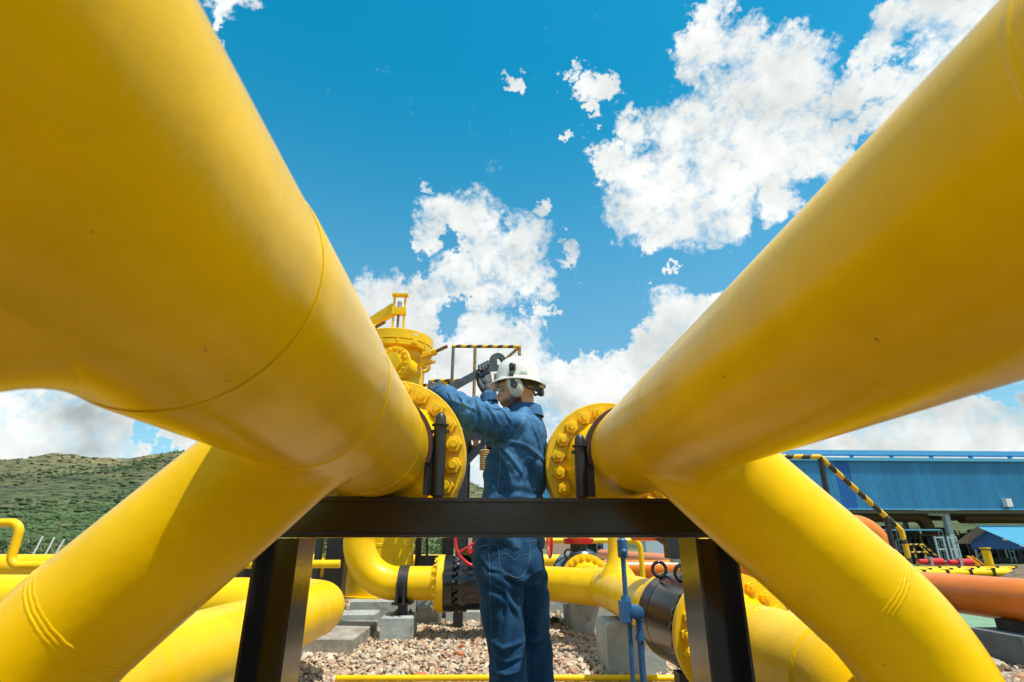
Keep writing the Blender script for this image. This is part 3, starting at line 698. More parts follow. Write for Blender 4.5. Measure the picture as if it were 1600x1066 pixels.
# right part of the back line: run from the valve to a tee, then toward the camera
def back_right():
    Y = BY; z = BZ; r = BR; X = 1.27
    root = empty('tee_pipe', (X, Y, 0), 'yellow tee pipe with flared riser right of the worker, leading to the black fitting', 'pipe')
    std_flange(root, (vxe+.004, Y, z), (-1, 0, 0), r, .315, .075)
    bolts(root, nut_s, (vxe+.08, Y, z), AR((1, 0, 0)), .265, 20, .1)
    # smooth Y-shaped joint: main Y run plus a branch entering at an angle
    mb = MB(); mb.lathe((X, 0, z), (0, 1, 0), [(3.97, r), (4.4, r), (5, r), (6, r), (7, r), (7.38, r)], 96, up=(0, 0, 1)); mb.build('run_pipe', yel2, root, 60)
    mb = MB(); mb.tube(path([(vxe+.07, Y, z), (X-.62, Y, z), (X-.02, Y-.75, z)], .5, 20), r, 72); mb.build('side_pipe', yel2, root, 60)
    weld(root, (X-.92, Y, z), (1, 0, 0), r)
    weld(root, (X, 5.2, z), (0, 1, 0), r)
    std_flange(root, (X, 3.90, z), (0, -1, 0), r, .275, .05)
    std_flange(root, (X, 7.46, z), (0, 1, 0), r, .315, .075)
    bolts(root, nut_s, (X, 7.381, z), AR((0, -1, 0)), .268, 20, .15)
    # flared riser
    rx, ry = X+.03, 5.75
    MB().lathe((rx, ry, z), (0, 0, 1), [(.10, .185), (.165, .165), (.22, .125), (.29, .092), (.40, .075), (1.1, .072)], 48).build('riser_pipe', yel2, root, 50)
    b = empty('black_fitting', (X, 3.6, z), 'large glossy black cylindrical fitting with lifting eye beside the right black post', 'pipe fitting')
    MB().lathe((X, 0, z), (0, 1, 0), [(3.07, .262), (3.074, .27), (3.17, .27), (3.174, .235), (3.24, .235), (3.244, .262), (3.70, .268), (3.704, .262), (3.712, .262), (3.716, .268), (3.842, .272), (3.845, .258), (3.852, .258), (3.856, .272), (3.896, .272), (3.899, .268)], 96).build('body', blkf, b, 25)
    bolts(b, nut_k, (X, 3.2435, z), AR((0, -1, 0)), .248, 20, .1)
    bolts(b, nut_k, (X, 3.1735, z), AR((0, 1, 0)), .248, 20, .1)
    for yy in (3.80, 3.35):
        mb = MB(); a0 = -.45
        mb.tube([(X-.13+.045*math.cos(t), yy, z+.262+.045*math.sin(t)+.03) for t in [PI*1.5+2*PI*k/20 for k in range(20)]], .011, 10, close=True); mb.build('lifting_eye', blk, b, 40)
    MB().box((X-.02, 3.62, z+.2755), (.032, .04, .003)).build('tag_plate', steel, b, 0)
    t = empty('pipe_end', (X, 3.2, z), 'yellow flanged pipe coming forward from the black fitting, right of the right black post', 'pipe')
    std_flange(t, (X, 3.066, z), (0, 1, 0), r, .315, .05)
    bolts(t, nut_s, (X, 3.013, z), AR((0, -1, 0)), .262, 20, .1)
    MB().tube(path([(X, 2.98, z), (X, 1.75, z), (X, 1.75, -.05)], .40, 20), r, 72).build('run_pipe', yel2, t, 60)
    weld(t, (X, 2.62, z), (0, 1, 0), r, .006, .004, 1)
    weld(t, (X, 2.15, z), (0, 1, 0), r, .006, .004, 2)
    # valve farther along the same line
    v = empty('ball_valve', (X, 7.9, 0), 'black valve with red top works behind the bolted yellow flange', 'valve')
    MB().lathe((X, 0, z), (0, 1, 0), [(7.465, .31), (7.56, .31), (7.57, .27), (7.62, .34), (7.9, .39), (8.2, .34), (8.24, .31), (8.34, .31)], 64).build('body', blk, v, 30)
    MB().tube([(X-.20+.05*math.cos(a), 7.52, z+.31+.055*math.sin(a)) for a in [2*PI*k/16 for k in range(16)]], .014, 8, close=True).build('lifting_eye', blk, v, 40)
    MB().lathe((X, 7.9, z+.33), (0, 0, 1), [(0, .12), (.10, .12)], 24).build('stem', blk, v, 30)
    MB().lathe((X, 7.9, z+.43), (0, 0, 1), [(0, .20), (.07, .21), (.075, .15), (.22, .15), (.23, .19), (.5, .19)], 32).build('gearbox', red, v, 30)
    MB().tube([(X-.42+.04*math.cos(a)*0+.0, 7.75+.27*math.cos(a), z+.53+.27*math.sin(a)) for a in [2*PI*k/40 for k in range(40)]], .016, 10, close=True).build('handwheel', red, v, 40)
    MB().tube([(X-.42, 7.75, z+.53), (X-.1, 7.85, z+.53)], .02, 10).build('wheel_shaft', red, v, 30)
    for a in (0, 2.1, 4.2):
        MB().tube([(X-.42, 7.75, z+.53), (X-.42, 7.75+.26*math.cos(a), z+.53+.26*math.sin(a))], .011, 8).build('spoke', red, v, 30)
    block('wide pale concrete plinth under the yellow tee pipe', 1.08, 1.85, 7.2, 8.3, .345)
    block('chamfered tall concrete block behind the blue linkage', 1.03, 1.52, 5.1, 5.6, .375, conc, .035)
    q = P(848, 960, 7.8); block('short concrete block just right of the jeans', q.x-.14, q.x+.09, 7.75, 8.1, .30)
    block('far concrete block in the shade behind the yellow run', .78, 1.3, 9.4, 9.9, .30, conc)
    s_ = empty('pipe_saddle', (X, 3.6, 0), 'black steel saddle foot under the black fitting', 'pipe support')
    MB().bx(X-.14, X+.14, 3.56, 3.66, .02, z-.255).build('web_plate', blk2, s_, 0)
    MB().bx(X-.18, X+.18, 3.48, 3.74, -.01, .018).build('base_plate', blk2, s_, 0)
    # actuator over the fitting
    a = empty('valve_actuator', (X+.1, 4.4, z), 'red drum actuator with black control box above the black fitting', 'actuator')
    c = P(1024, 835, 4.4)
    MB().lathe(c+Vector((-.20, 0, .075)), (1, 0, 0), [(0, .05), (.004, .10), (.02, .125), (.40, .125), (.42, .10)], 32).build('drum', red, a, 30)
    k = P(1056, 848, 3.9); MB().box(k, (.07, .06, .10)).build('control_box', blk2, a, 0)
    MB().box(k+Vector((0, -.01, -.115)), (.045, .04, .013)).build('bracket', steel, a, 0)
    MB().tube([k+Vector((.02, 0, -.12)), k+Vector((.02, 0, -.2)), k+Vector((.0, .1, -.235))], .012, 8).build('tube_fitting', steel, a, 30)
    MB().bar(k+Vector((.0, .06, -.02)), c+Vector((0, 0, .0)), .05, .05).build('mount_arm', blk2, a, 0)
    return X
BX = back_right()
def linkage():
    Y = 3.4; a = P(985, 955, Y); x = a.x; za = a.z
    root = empty('blue_linkage', (x, Y, 0), 'blue painted operating rod with knuckle joint standing in front of the black fitting', 'valve linkage')
    MB().tube([(x-.022, Y, 1.22), (x-.022, Y, za+.07)], .0145, 14).build('upper_rod', bluep, root, 40)
    zt = P(978, 858, Y).z
    MB().lathe((x-.022, Y, zt-.05), (0, 0, 1), [(0, .022), (.01, .03), (.10, .03), (.11, .02)], 20).build('coupling', bluep, root, 30)
    MB().ball((x-.022, Y-.03, zt-.015), .018, 8).build('grease_knob', bluep, root, 60)
    mb = MB(); mb.lathe((x+.03, Y-.045, za-.005), (0, 1, 0), [(0, .028), (.006, .039), (.084, .039), (.09, .028)], 28); mb.box((x-.03, Y, za), (.03, .035, .055)); mb.lathe((x-.022, Y, za+.05), (0, 0, 1), [(0, .03), (.03, .026)], 18)
    mb.build('knuckle', bluep, root, 30)
    MB().tube([(x-.012, Y, za-.04), (x-.012, Y, .0)], .0135, 14).build('lower_rod', bluep, root, 40)
    mb = MB(); mb.tube([(x+.045, Y, za-.045), (x+.045, Y, .0)], .019, 14); mb.lathe((x+.045, Y, za-.12), (0, 0, -1), [(0, .025), (.03, .026)], 18); mb.build('lower_rod', bluep, root, 40)
    MB().bx(x-.07, x+.09, Y-.06, Y+.06, -.03, .012).build('foot_plate', bluep, root, 0)
linkage()
a = P(771, 1066, 4.75); b = P(1160, 1052, 4.55)
MB_ = MB(); MB_.tube([(a.x-1.2, 4.78, .05), (a.x, 4.75, .05), (b.x+.6, 4.62, .05)], .023, 16)
tag(MB_.build('conduit', yel2, None, 40), 'thin yellow pipe lying across the gravel at the bottom of the picture', 'pipe')

# left low pipe: far run, elbow, forward leg
def left_low():
    Xp = -1.38; z = .51; r = .203
    root = empty('forward_pipe', (Xp, 3.5, 0), 'thick yellow pipe at lower left that elbows and comes forward under the sloping branch', 'pipe')
    MB().tube(path([(-9, 5.35, z+.06), (-4, 5.35, z+.04), (Xp, 5.35, z), (Xp, 3.0, z), (Xp, .9, z)], [.01, .40, .1], 30), r, 80).build('run_pipe', yel2, root, 50)
    for c, ax in (((Xp-.40, 5.35, z), (1, 0, 0)), ((Xp, 4.95, z), (0, 1, 0)), ((Xp, 2.4, z), (0, 1, 0)), ((-3.6, 5.35, z+.035), (1, 0, 0))): weld(root, c, ax, r+.0005, .006, .0035)
    block('flat concrete slab under the thick yellow elbow at lower left', P(475, 1005, 6.1).x-.9, P(552, 1005, 6.1).x, 6.1, 7.4, .125, conc2, .012)
    block('pale concrete step at the far end of the flat slab', P(552, 1005, 6.1).x-.55, P(552, 1005, 6.1).x-.06, 7.42, 7.8, .20, conc)
    block('concrete support block below the forward yellow pipe behind the left post', Xp-.25, Xp+.42, 2.9, 3.3, .28, conc)
left_low()
def xpipe(label, x0, x1, Y, z, r, mat=yel2, grp=None, flg=()):
    root = empty('long_pipe', ((x0+x1)/2, Y, 0), label, 'pipe', grp)
    MB().tube([(x0+(x1-x0)*k/6, Y, z) for k in range(7)], r, 40).build('run_pipe', mat, root, 50)
    for fx in flg:
        for s in (-1, 1): MB().lathe((fx+.002*s, Y, z), (s, 0, 0), [(0, r*1.6), (.06, r*1.6), (.062, r*1.2), (.14, r)], 40).build('flange', mat, root, 30)
    n = max(2, int((x1-x0)/3.5))
    for k in range(n):
        x = x0+(x1-x0)*(k+.5)/n
        MB().bx(x-.08, x+.08, Y-.08, Y+.08, -.03, z-r+.02).build('support_leg', blk2, root, 0)
    return root
G = 'parallel yellow pipes crossing behind at the left'
xpipe('thick yellow pipe crossing the far left above the forward pipe', -12, -1.6, 8.6, .70, .155, grp=G, flg=(-8.05,))
xpipe('slim yellow pipe crossing low behind the thick one at the left', -12, -1.9, 9.6, .58, .075, grp=G)
xpipe('yellow pipe in the middle distance behind the left black post', -5.5, 2.0, 13, .62, .13, grp=G)
xpipe('orange pipe crossing behind the tee pipe right of the worker', 1.9, 9.5, 14, .40, .20, oran)
def small_loop():
    Y = 6.4; a = P(34, 817, Y); b = P(16, 884, Y)
    root = empty('small_pipe_loop', (a.x, Y, 0), 'small bent yellow pipe loop standing up at the far left', 'pipe')
    MB().tube(path([(a.x-2.5, Y, a.z), (a.x, Y, a.z), (a.x, Y, b.z), (a.x+3.4, Y+.3, b.z)], .11, 12), .044, 24).build('bent_pipe', yel2, root, 50)
    MB().bx(a.x+1.6, a.x+1.7, Y+.1, Y+.22, -.03, b.z-.03).build('support_leg', blk2, root, 0)
    MB().bx(a.x-2.0, a.x-1.9, Y-.05, Y+.05, -.03, a.z-.035).build('support_leg', blk2, root, 0)
small_loop()
for k, (x0, y0, x1, y1) in enumerate(((52, 866, 67, 838), (58, 866, 72, 840), (61, 866, 75, 843), (68, 866, 82, 848), (82, 866, 88, 858))):
    a = P(x0, y0, 16); b = P(x1, y1, 16); mb = MB(); mb.tube([(a.x-(b.x-a.x)*.6, 16+k*.3, 0), a+Vector((0, k*.3, 0)), b+Vector((0, k*.3, 0))], .022, 8)
    tag(mb.build('white_pole', white, None, 40), ['leftmost and tallest leaning white pole beyond the yellow pipes', 'second leaning white pole from the left beyond the yellow pipes', 'middle one of the five leaning white poles', 'fourth leaning white pole, set apart to the right of the first three', 'shortest leaning white pole, nearest the sloping branch'][k], 'pole', 'leaning white poles')

# ------------------------------------------------------------------ vertical vessel
def vessel():
    e = P(640, 930, 8.2); R = .47; X = e.x-R*1.01-.02; Y = 8.55; zt = P(640, 541, 8.1).z
    root = empty('vertical_vessel', (X, Y, .30), 'tall yellow vertical filter vessel with hinged lid and davit behind the left pipe', 'vessel')
    MB().lathe((X, Y, 0), (0, 0, 1), [(.30, R+.05), (.32, R+.05), (.325, R), (.95, R), (.955, R+.004), (1.0, R+.004), (1.005, R), (2.3, R), (zt-.001, R)], 96).build('shell', yel2, root, 30)
    for zz in (.97, 1.9): weld(root, (X, Y, zz), (0, 0, 1), R+.003, .008, .004)
    MB().lathe((X, Y, zt), (0, 0, 1), [(0, R+.05), (.004, R+.11), (.085, R+.115), (.09, R+.10)], 96).build('shell_flange', yel2, root, 30)
    MB().lathe((X, Y, zt+.092), (0, 0, 1), [(0, R+.10), (.01, R+.12), (.16, R+.12), (.175, R+.10), (.25, R*.7), (.29, R*.3), (.30, .01)], 96).build('lid', yel2, root, 30)
    # swing bolts
    me = MB(); me.lathe((0, 0, 0), (0, 0, 1), [(-.20, .026), (.13, .026)], 14)
    rod = me.mesh('swing_rod', rusty, 40)
    for px, py, qx, qy in ((673, 553, 699, 541), (580, 515, 602, 503)):
        a = P(px, py, 8.15); b = P(qx, qy, 8.05); mb = MB(); mb.tube([a, b], .028, 12); mb.build('swing_rod', rusty, root, 40)
        MB().lathe(a+(b-a)*.15, (b-a), [(0, .055), (.05, .055)], 6).build('swing_nut', yel2, root, 20)
        MB().bar(a-(b-a)*.5, a+Vector((0, 0, 0)), .10, .05).build('swing_lug', yel2, root, 0)
        for dz in (-.16, -.03): MB().bar(a+Vector((-.16, .1, dz)), a+Vector((.06, -.02, dz+.03)), .09, .035).build('hinge_plate', yel2, root, 0)
        MB().bar(a+Vector((-.10, .06, -.22)), a+Vector((-.09, .06, .06)), .09, .07, up=(0, 1, 0)).build('hinge_block', yel2, root, 0)
    # bolt boss and lifting lug
    q = P(648, 536, Y-R-.03); mb = MB(); mb.lathe(q, (.2, -1, 0), [(-.06, .055), (.02, .055), (.021, .03), (.05, .03)], 6); mb.build('boss', yel2, root, 25)
    q = P(663, 573, Y-.1); mb = MB(); mb.tube([q+Vector((.085*math.cos(a), 0, .085*math.sin(a))) for a in [2*PI*k/24 for k in range(24)]], .026, 10, close=True); mb.bx(q.x-.30, q.x-.095, q.y-.02, q.y+.02, q.z-.09, q.z+.05); mb.build('lifting_lug', yel2, root, 30)
    # name plate on the lid
    q = P(650, 523, Y-R-.118); MB().box(q, (.035, .003, .014)).build('name_plate', white, root, 0)
    # nozzle facing front left with bolted flange
    q = P(612, 566, 7.85); ax = Vector((-.35, -.93, 0)).normalized()
    MB().lathe(q, -ax, [(-.03, .05), (-.02, .15), (0, .155), (.09, .16), (.25, .20), (.6, .20)], 40).build('nozzle', yel2, root, 30)
    MB().lathe(q+ax*-.10, ax, [(0, .27), (.004, .275), (.06, .275), (.064, .27)], 48).build('nozzle_flange', yel2, root, 30)
    bolts(root, nut_s, q+ax*-.035, AR(ax), .225, 16, .1)
    # davit arm and lifting frame
    f = P(622, 500, 8.3); t = P(626, 462, 8.3); h = P(570, 512, 8.6)
    MB().bar(h, P(617, 482, 8.35), .10, .18).build('davit_arm', yel2, root, 0)
    MB().bx(h.x-.08, h.x+.08, h.y-.08, h.y+.08, 1.5, h.z).build('davit_post', yel2, root, 0)
    mb = MB()
    for dx in (-.085, .095): mb.bx(f.x+dx-.016, f.x+dx+.016, f.y-.02, f.y+.02, zt+.2, t.z-.01)
    mb.build('frame_upright', yel2, root, 0)
    MB().bx(f.x-.13, f.x+.14, f.y-.06, f.y+.06, t.z-.009, t.z+.022).build('frame_top', yel2, root, 0)
    zm = P(626, 487, 8.3).z
    MB().bx(f.x-.11, f.x+.12, f.y-.05, f.y+.05, zm-.06, zm+.06).build('frame_crosshead', yel2, root, 0)
    MB().lathe((f.x+.005, f.y, zm+.06), (0, 0, 1), [(0, .035), (.10, .04), (.13, .02)], 14).build('lift_screw', steel, root, 30)
    MB().lathe((f.x, f.y, zt+.25), (0, 0, 1), [(0, .02), (zm-zt-.32, .02)], 10).build('hanger_rod', rusty, root, 30)
    for k in range(6):
        an = -PI/2-1.1+k*.42; MB().box((X+math.cos(an)*(R+.115), Y+math.sin(an)*(R+.115), zt+.085), (.012, .012, .04), Matrix.Rotation(an, 3, 'Z')).build('lid_dog', yel2, root, 0)
vessel()

# ------------------------------------------------------------------ platform and striped rails behind the worker
def hz(mb, a, b, r, pitch=.115):
    a, b = Vector(a), Vector(b); d = (b-a); L = d.length; d.normalize(); u = d.orthogonal().normalized(); v = d.cross(u); n = 10; m = max(2, int(L/pitch*2))
    base = len(mb.v)
    for i in range(m+1):
        s = L*i/m
        for k in range(n):
            c = math.cos(2*PI*k/n); q = s+c*r*1.1 if 0 < i < m else s
            mb.v.append(tuple(a+d*q+(u*c+v*math.sin(2*PI*k/n))*r))
    for i in range(m):
        for k in range(n):
            k2 = (k+1) % n; mb.f.append((base+i*n+k, base+i*n+k2, base+(i+1)*n+k2, base+(i+1)*n+k)); mb.m.append(i % 2)
    mb.f.append(tuple(base+k for k in range(n))); mb.m.append(0); mb.f.append(tuple(base+m*n+k for k in range(n))); mb.m.append(0)
def rail(root, a, b, r=.026, pitch=.15):
    mb = MB(); hz(mb, a, b, r, pitch); return mb.build('striped_rail', [haz_y, haz_k], root, 50)
def platform():
    Y = 7.75; z = P(760, 675, Y).z
    root = empty('access_platform', (P(724, 700, Y).x, Y, 0), 'black steel access platform with yellow and black striped handrails behind the worker', 'platform')
    xl, xr = P(672, 593, Y).x, P(812, 541, Y).x
    xa, xb = P(706, 546, Y).x, xr
    zt = P(760, 542, Y).z
    rail(root, (xa, Y, zt), (xb, Y, zt+.01))
    rail(root, (xb, Y, zt+.01), P(786, 565, 9.0))
    q = P(786, 565, 9.0); rail(root, q, (q.x-.1, 9.1, q.z-.5))
    for px in (706, 741, 812):
        x = P(px, 600, Y).x
        MB().tube([(x, Y, z-.05), (x, Y, zt-.01)], .024, 10).build('rail_post', gunm if px == 706 else railrust, root, 40)
    z2 = P(700, 595, Y).z
    rail(root, (xl, Y+.02, z2), (P(738, 595, Y).x, Y+.02, z2+.02)); rail(root, P(655, 603, 8.6), P(716, 597, 8.3))
    MB().tube([(xl, Y+.02, z-.05), (xl, Y+.02, z2)], .028, 10).build('rail_post', gunm, root, 40)
    MB().tube([(P(774, 600, Y+.6).x, Y+.6, z-.05), (P(774, 600, Y+.6).x, Y+.6, z2+.3)], .024, 10).build('rail_post', railrust, root, 40)
    xc = P(724, 700, Y).x
    for x, yy in ((xc, Y), (xc+1.1, Y+1.3), (xc, Y+1.3)):
        MB().bx(x-.062, x+.062, yy-.06, yy+.06, -.03, z-.12).build('column', blk2, root, 0)
    MB().bx(xl-.1, xr+.05, Y-.04, Y+.04, z-.12, z+.03).build('edge_beam', blk2, root, 0)
    MB().bx(xl-.1, xr+.05, Y+1.3, Y+1.38, z-.12, z+.03).build('edge_beam', blk2, root, 0)
    for k in range(12):
        x = xl-.06+(xr-xl)*k/11.5; MB().bx(x, x+.09, Y+.04, Y+1.3, z-.02, z+.012).build('floor_plank', railrust if k % 3 == 0 else blk2, root, 0)
    MB().bar((xc+.03, Y+.01, P(733, 724, Y).z), (P(768, 684, Y).x, Y+.01, z-.05), .07, .09).build('brace', blk2, root, 0)
    MB().tube([P(664, 700, 8.7), P(668, 900, 8.7)], .02, 8).build('drain_tube', blk2, root, 40)
platform()
def sidestep():
    Y = 6.1; a = P(1200, 716, Y); b = P(1281, 714, Y); c = P(1408, 829, Y); d = P(1414, 850, Y)
    root = empty('stair_rail', (c.x, Y, 0), 'yellow and black striped stair handrail descending in front of the blue building', 'handrail')
    rail(root, (a.x-.5, Y, b.z), b, .030, .19); rail(root, b, c, .030, .19); rail(root, c, d, .030, .19); rail(root, d, (d.x, Y, d.z-.35), .03, .19)
    MB().tube([b, (b.x, Y, .85)], .030, 12).build('rail_post', blk2, root, 40)
    e = P(1384, 806, Y); MB().tube([e, (e.x, Y, -.03)], .030, 12).build('rail_post', blk2, root, 40)
    for s in (0, .7): MB().bar((b.x, Y+s, b.z-1.05), (d.x+.5, Y+s, .0), .03, .18).build('stringer', blk2, root, 0)
    for k in range(6):
        f = (k+.5)/6; MB().bx(b.x+(d.x+.5-b.x)*f-.12, b.x+(d.x+.5-b.x)*f+.12, Y+.02, Y+.68, (b.z-1.05)*(1-f)-.015, (b.z-1.05)*(1-f)+.015).build('stair_tread', blk2, root, 0)
sidestep()
root = empty('dark_stand', (P(660, 800, 9.2).x, 9.2, 0), 'thin black pipe stand seen under the beam left of the handwheel', 'pipe support')
for px, wd in ((654, .045), (700, .09)):
    x = P(px, 860, 9.2).x; MB().bx(x-wd, x+wd, 9.2-wd, 9.2+wd, -.03, 2.5).build('post', blk2, root, 0)
x0, x1 = P(654, 860, 9.2).x, P(700, 860, 9.2).x
MB().bx(x0-.1, x1+.2, 9.1, 9.3, 2.501, 2.6).build('crossbar', blk2, root, 0)
MB().bx(P(672, 880, 9.2).x-.2, P(672, 880, 9.2).x+.2, 9.12, 9.28, .55, .82).build('junction_box', blk2, root, 0)
root = empty('dark_stand', (P(450, 800, 7.7).x, 7.7, 0), 'heavy black rear support frame behind the left black post', 'pipe support')
for px, wd in ((376, .14), (395, .05), (527, .12), (497, .04)):
    x = P(px, 870, 7.7).x; MB().bx(x-wd, x+wd, 7.7-wd, 7.7+wd, -.03, 2.0).build('post', blk2, root, 0)
MB().bx(P(360, 870, 7.7).x, P(545, 870, 7.7).x, 7.6, 7.8, 2.001, 2.1).build('crossbar', blk2, root, 0)

# ------------------------------------------------------------------ right: orange pipes, supports, floor
def orange():
    root = empty('orange_pipe', (5.2, 12, 0), 'long orange pipe at the right running away behind the yellow elbow', 'pipe')
    MB().tube([(5.2, 2.5+k*2.6, .49) for k in range(10)], .2, 64).build('run_pipe', oran, root, 50)
    c = P(1350, 836, 9.5); r = .21
    up = empty('orange_riser', (c.x, 9.5, 0), 'orange pipe bend rising behind the right yellow branch', 'pipe')
    MB().tube(path([(c.x-2.0, 9.5, c.z+.12), (c.x+.21, 9.5, c.z+.12), (c.x+.21, 9.5, -.03)], .36, 24), r, 56).build('bend', oran, up, 50)
    MB().lathe((c.x-2.0, 9.5, c.z+.12), (1, 0, 0), [(-.05, .33), (.03, .33)], 40).build('flange', oran, up, 30)
    MB().bx(c.x-1.7, c.x-1.5, 9.4, 9.6, -.03, c.z-.085).build('support_leg', blk2, up, 0)
    for i, yy in enumerate((5.6, 11.5, 18)):
        s = empty('pipe_cradle', (5.2, yy, 0), ['black cradle on a grey block under the orange pipe at the right edge', 'black cradle under the orange pipe in the middle distance', 'farthest black cradle under the orange pipe'][i], 'pipe support')
        MB().bx(5.2-.19, 5.2+.19, yy-.1, yy+.1, .222, .32).build('saddle', blk2, s, 0)
        MB().bx(5.2-.38, 5.2+.6, yy-.35, yy+.25, -.06, .22).build('plinth', greyb, s, 0)
orange()
q0 = P(1530, 965, 8.5); MB_ = MB(); MB_.bx(5.6, 16, 6.6, 11, -.03, .03); tag(MB_.build('painted_floor', greenf, None, 0), kind='structure')

# ------------------------------------------------------------------ blue process building
def building():
    Y = 60.; root = empty('process_building', (32, Y, 0), 'long open-sided industrial building clad in blue ribbed sheet metal on the right', 'building')
    x0, x1 = P(848, 750, Y).x, 78.; zt, zb = P(1400, 721, Y).z, P(1400, 795, Y).z
    z_f = P(1400, 716, Y).z; z_r0 = P(1400, 711, Y).z; z_r1 = P(1400, 704, Y).z
    def ribbed(xa, xb, m, nm):
        mb = MB(); p = .29; x = xa; pts = []
        while x < xb: pts += [(x, 0), (x+p*.55, 0), (x+p*.68, -.05), (x+p*.87, -.05)]; x += p
        pts.append((xb, 0)); b = len(mb.v)
        for (px, py) in pts: mb.v += [(px, Y+py, zb), (px, Y+py, zt)]
        for i in range(len(pts)-1): mb.f.append((b+2*i, b+2*i+2, b+2*i+3, b+2*i+1)); mb.m.append(0)
        o = mb.build(nm, m, root, 0); return o
    xs0, xs1 = P(1303, 730, Y).x, P(1325, 730, Y).x
    ribbed(x0, xs0, bwall, 'wall_sheet'); o = ribbed(xs0+.01, xs1, bwall2, 'wall_sheet'); o['label'] = 'deeper blue translucent wall strip'; ribbed(xs1+.01, x1, bwall, 'wall_sheet')
    MB().bx(x0-.3, x1, Y-.35, Y+.4, zt+.003, z_f).build('gutter_fascia', btrim, root, 0)
    MB().bx(x0, x1, Y-.10, Y+.05, zb-.12, zb-.003).build('eave_trim', btrim, root, 0)
    MB().bx(x0, x1, Y+.1, Y+24, zt-.25, zt-.05).build('roof', bwall, root, 0)
    kf = (Y+4.2)/Y; zz0, zz1 = CAM.z+(z_r0-CAM.z)*kf, CAM.z+(z_r1-CAM.z)*kf
    MB().bx(x0, x1, Y+4.2, Y+5.4, zz0, zz1).build('ridge_vent', btrim, root, 0)
    for k in range(12):
        x = P(1300, 710, Y).x-20+k*5.05; MB().bx(x, x+.35, Y+4.5, Y+4.8, zt-.04, zz0-.003).build('vent_strut', btrim, root, 0)
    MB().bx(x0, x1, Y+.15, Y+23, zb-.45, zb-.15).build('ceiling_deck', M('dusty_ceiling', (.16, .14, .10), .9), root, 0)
    for k, px in enumerate((868, 905, 948, 1140, 1300, 1484, 1640)):
        x = P(px, 800, Y).x
        for yy in (Y+.5, Y+22):
            MB().bx(x-.28, x+.28, yy, yy+.5, -1.45, zb-.46).build('column', greyst, root, 0)
        MB().bar((x-.1, Y+.7, zb-.6), (x-2.0, Y+.7, zb-.5), .2, .3).build('knee_brace', greyst, root, 0)
    MB().box((P(1568, 780, Y).x, Y-.3, P(1568, 786, Y).z), (.32, .3, .42)).build('vent_box', white, root, 0)
    # equipment under the roof
    def inside(nm, lab, cat, f):
        r = empty(nm, (30, Y+8, 0), lab, cat); f(r); return r
    def pipes(r):
        z = P(1400, 806, Y+8).z
        for (a, b, rr, z2) in ((1310, 1445, .75, z), (1500, 1640, .8, z-.1)):
            p0, p1 = P(a, 806, Y+8), P(b, 806, Y+8)
            MB().tube(path([(p0.x, Y+8, z2), (p1.x, Y+8, z2), (p1.x, Y+8, -1.35)], 1.6, 10), rr, 20).build('duct', brown, r, 50)
    inside('exhaust_duct', 'brown insulated ducts under the roof of the blue building', 'duct', pipes)
    labs = ['dark compressor skid at the left inside the blue building', 'dark compressor skid beside the pale column inside the blue building', 'dark compressor skid at the right inside the blue building', 'dark machinery seen under the beam right of the worker', 'dark machinery behind the blue linkage under the roof']
    labs += ['tall dark machine block deep inside the blue building behind the striped stair rail', 'tall dark machine block deep inside the blue building behind the pale column', 'tall dark machine block deep inside the blue building above the small shed', 'dark machine block at the far right end inside the blue building']
    Y0 = Y
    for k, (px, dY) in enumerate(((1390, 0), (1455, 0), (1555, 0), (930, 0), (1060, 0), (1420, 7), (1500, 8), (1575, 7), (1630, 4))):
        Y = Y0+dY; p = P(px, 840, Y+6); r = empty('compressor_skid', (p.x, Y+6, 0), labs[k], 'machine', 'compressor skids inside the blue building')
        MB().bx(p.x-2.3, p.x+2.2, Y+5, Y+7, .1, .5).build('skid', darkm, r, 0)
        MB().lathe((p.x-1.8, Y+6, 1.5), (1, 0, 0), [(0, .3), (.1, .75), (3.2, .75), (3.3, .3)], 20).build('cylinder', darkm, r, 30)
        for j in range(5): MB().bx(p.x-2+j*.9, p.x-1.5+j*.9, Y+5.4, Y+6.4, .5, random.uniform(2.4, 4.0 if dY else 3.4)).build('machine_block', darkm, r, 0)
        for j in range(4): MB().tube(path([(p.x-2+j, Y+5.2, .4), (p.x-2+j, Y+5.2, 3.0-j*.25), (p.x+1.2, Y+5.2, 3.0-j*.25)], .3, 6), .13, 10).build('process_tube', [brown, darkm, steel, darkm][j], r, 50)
        for j in range(3):
            mb = MB(); x = p.x-1.6+j*1.5; mb.bx(x, x+.08, Y+4.6, Y+4.7, 0, 3.6); mb.bx(x+.5, x+.58, Y+4.6, Y+4.7, 0, 3.6)
            for q in range(5): mb.bx(x+.08, x+.5, Y+4.62, Y+4.68, .5+q*.7, .58+q*.7)
            mb.build('ladder_frame', [darkm, greyst, darkm][j], r, 0)
        r.location.z -= 1.3
    Y = Y0
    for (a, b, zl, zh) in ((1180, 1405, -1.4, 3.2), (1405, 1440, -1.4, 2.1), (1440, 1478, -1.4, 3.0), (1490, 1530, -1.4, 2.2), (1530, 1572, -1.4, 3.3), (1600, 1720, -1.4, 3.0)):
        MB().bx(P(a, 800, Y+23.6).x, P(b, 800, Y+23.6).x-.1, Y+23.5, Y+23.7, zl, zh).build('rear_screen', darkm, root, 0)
    # louvre frame and cross rail
    MB().bx(P(1290, 828, Y-1).x, P(1470, 828, Y-1).x, Y-1.05, Y-.95, P(1400, 829, Y-1).z, P(1400, 827, Y-1).z).build('cross_tube', btrim, root, 0)
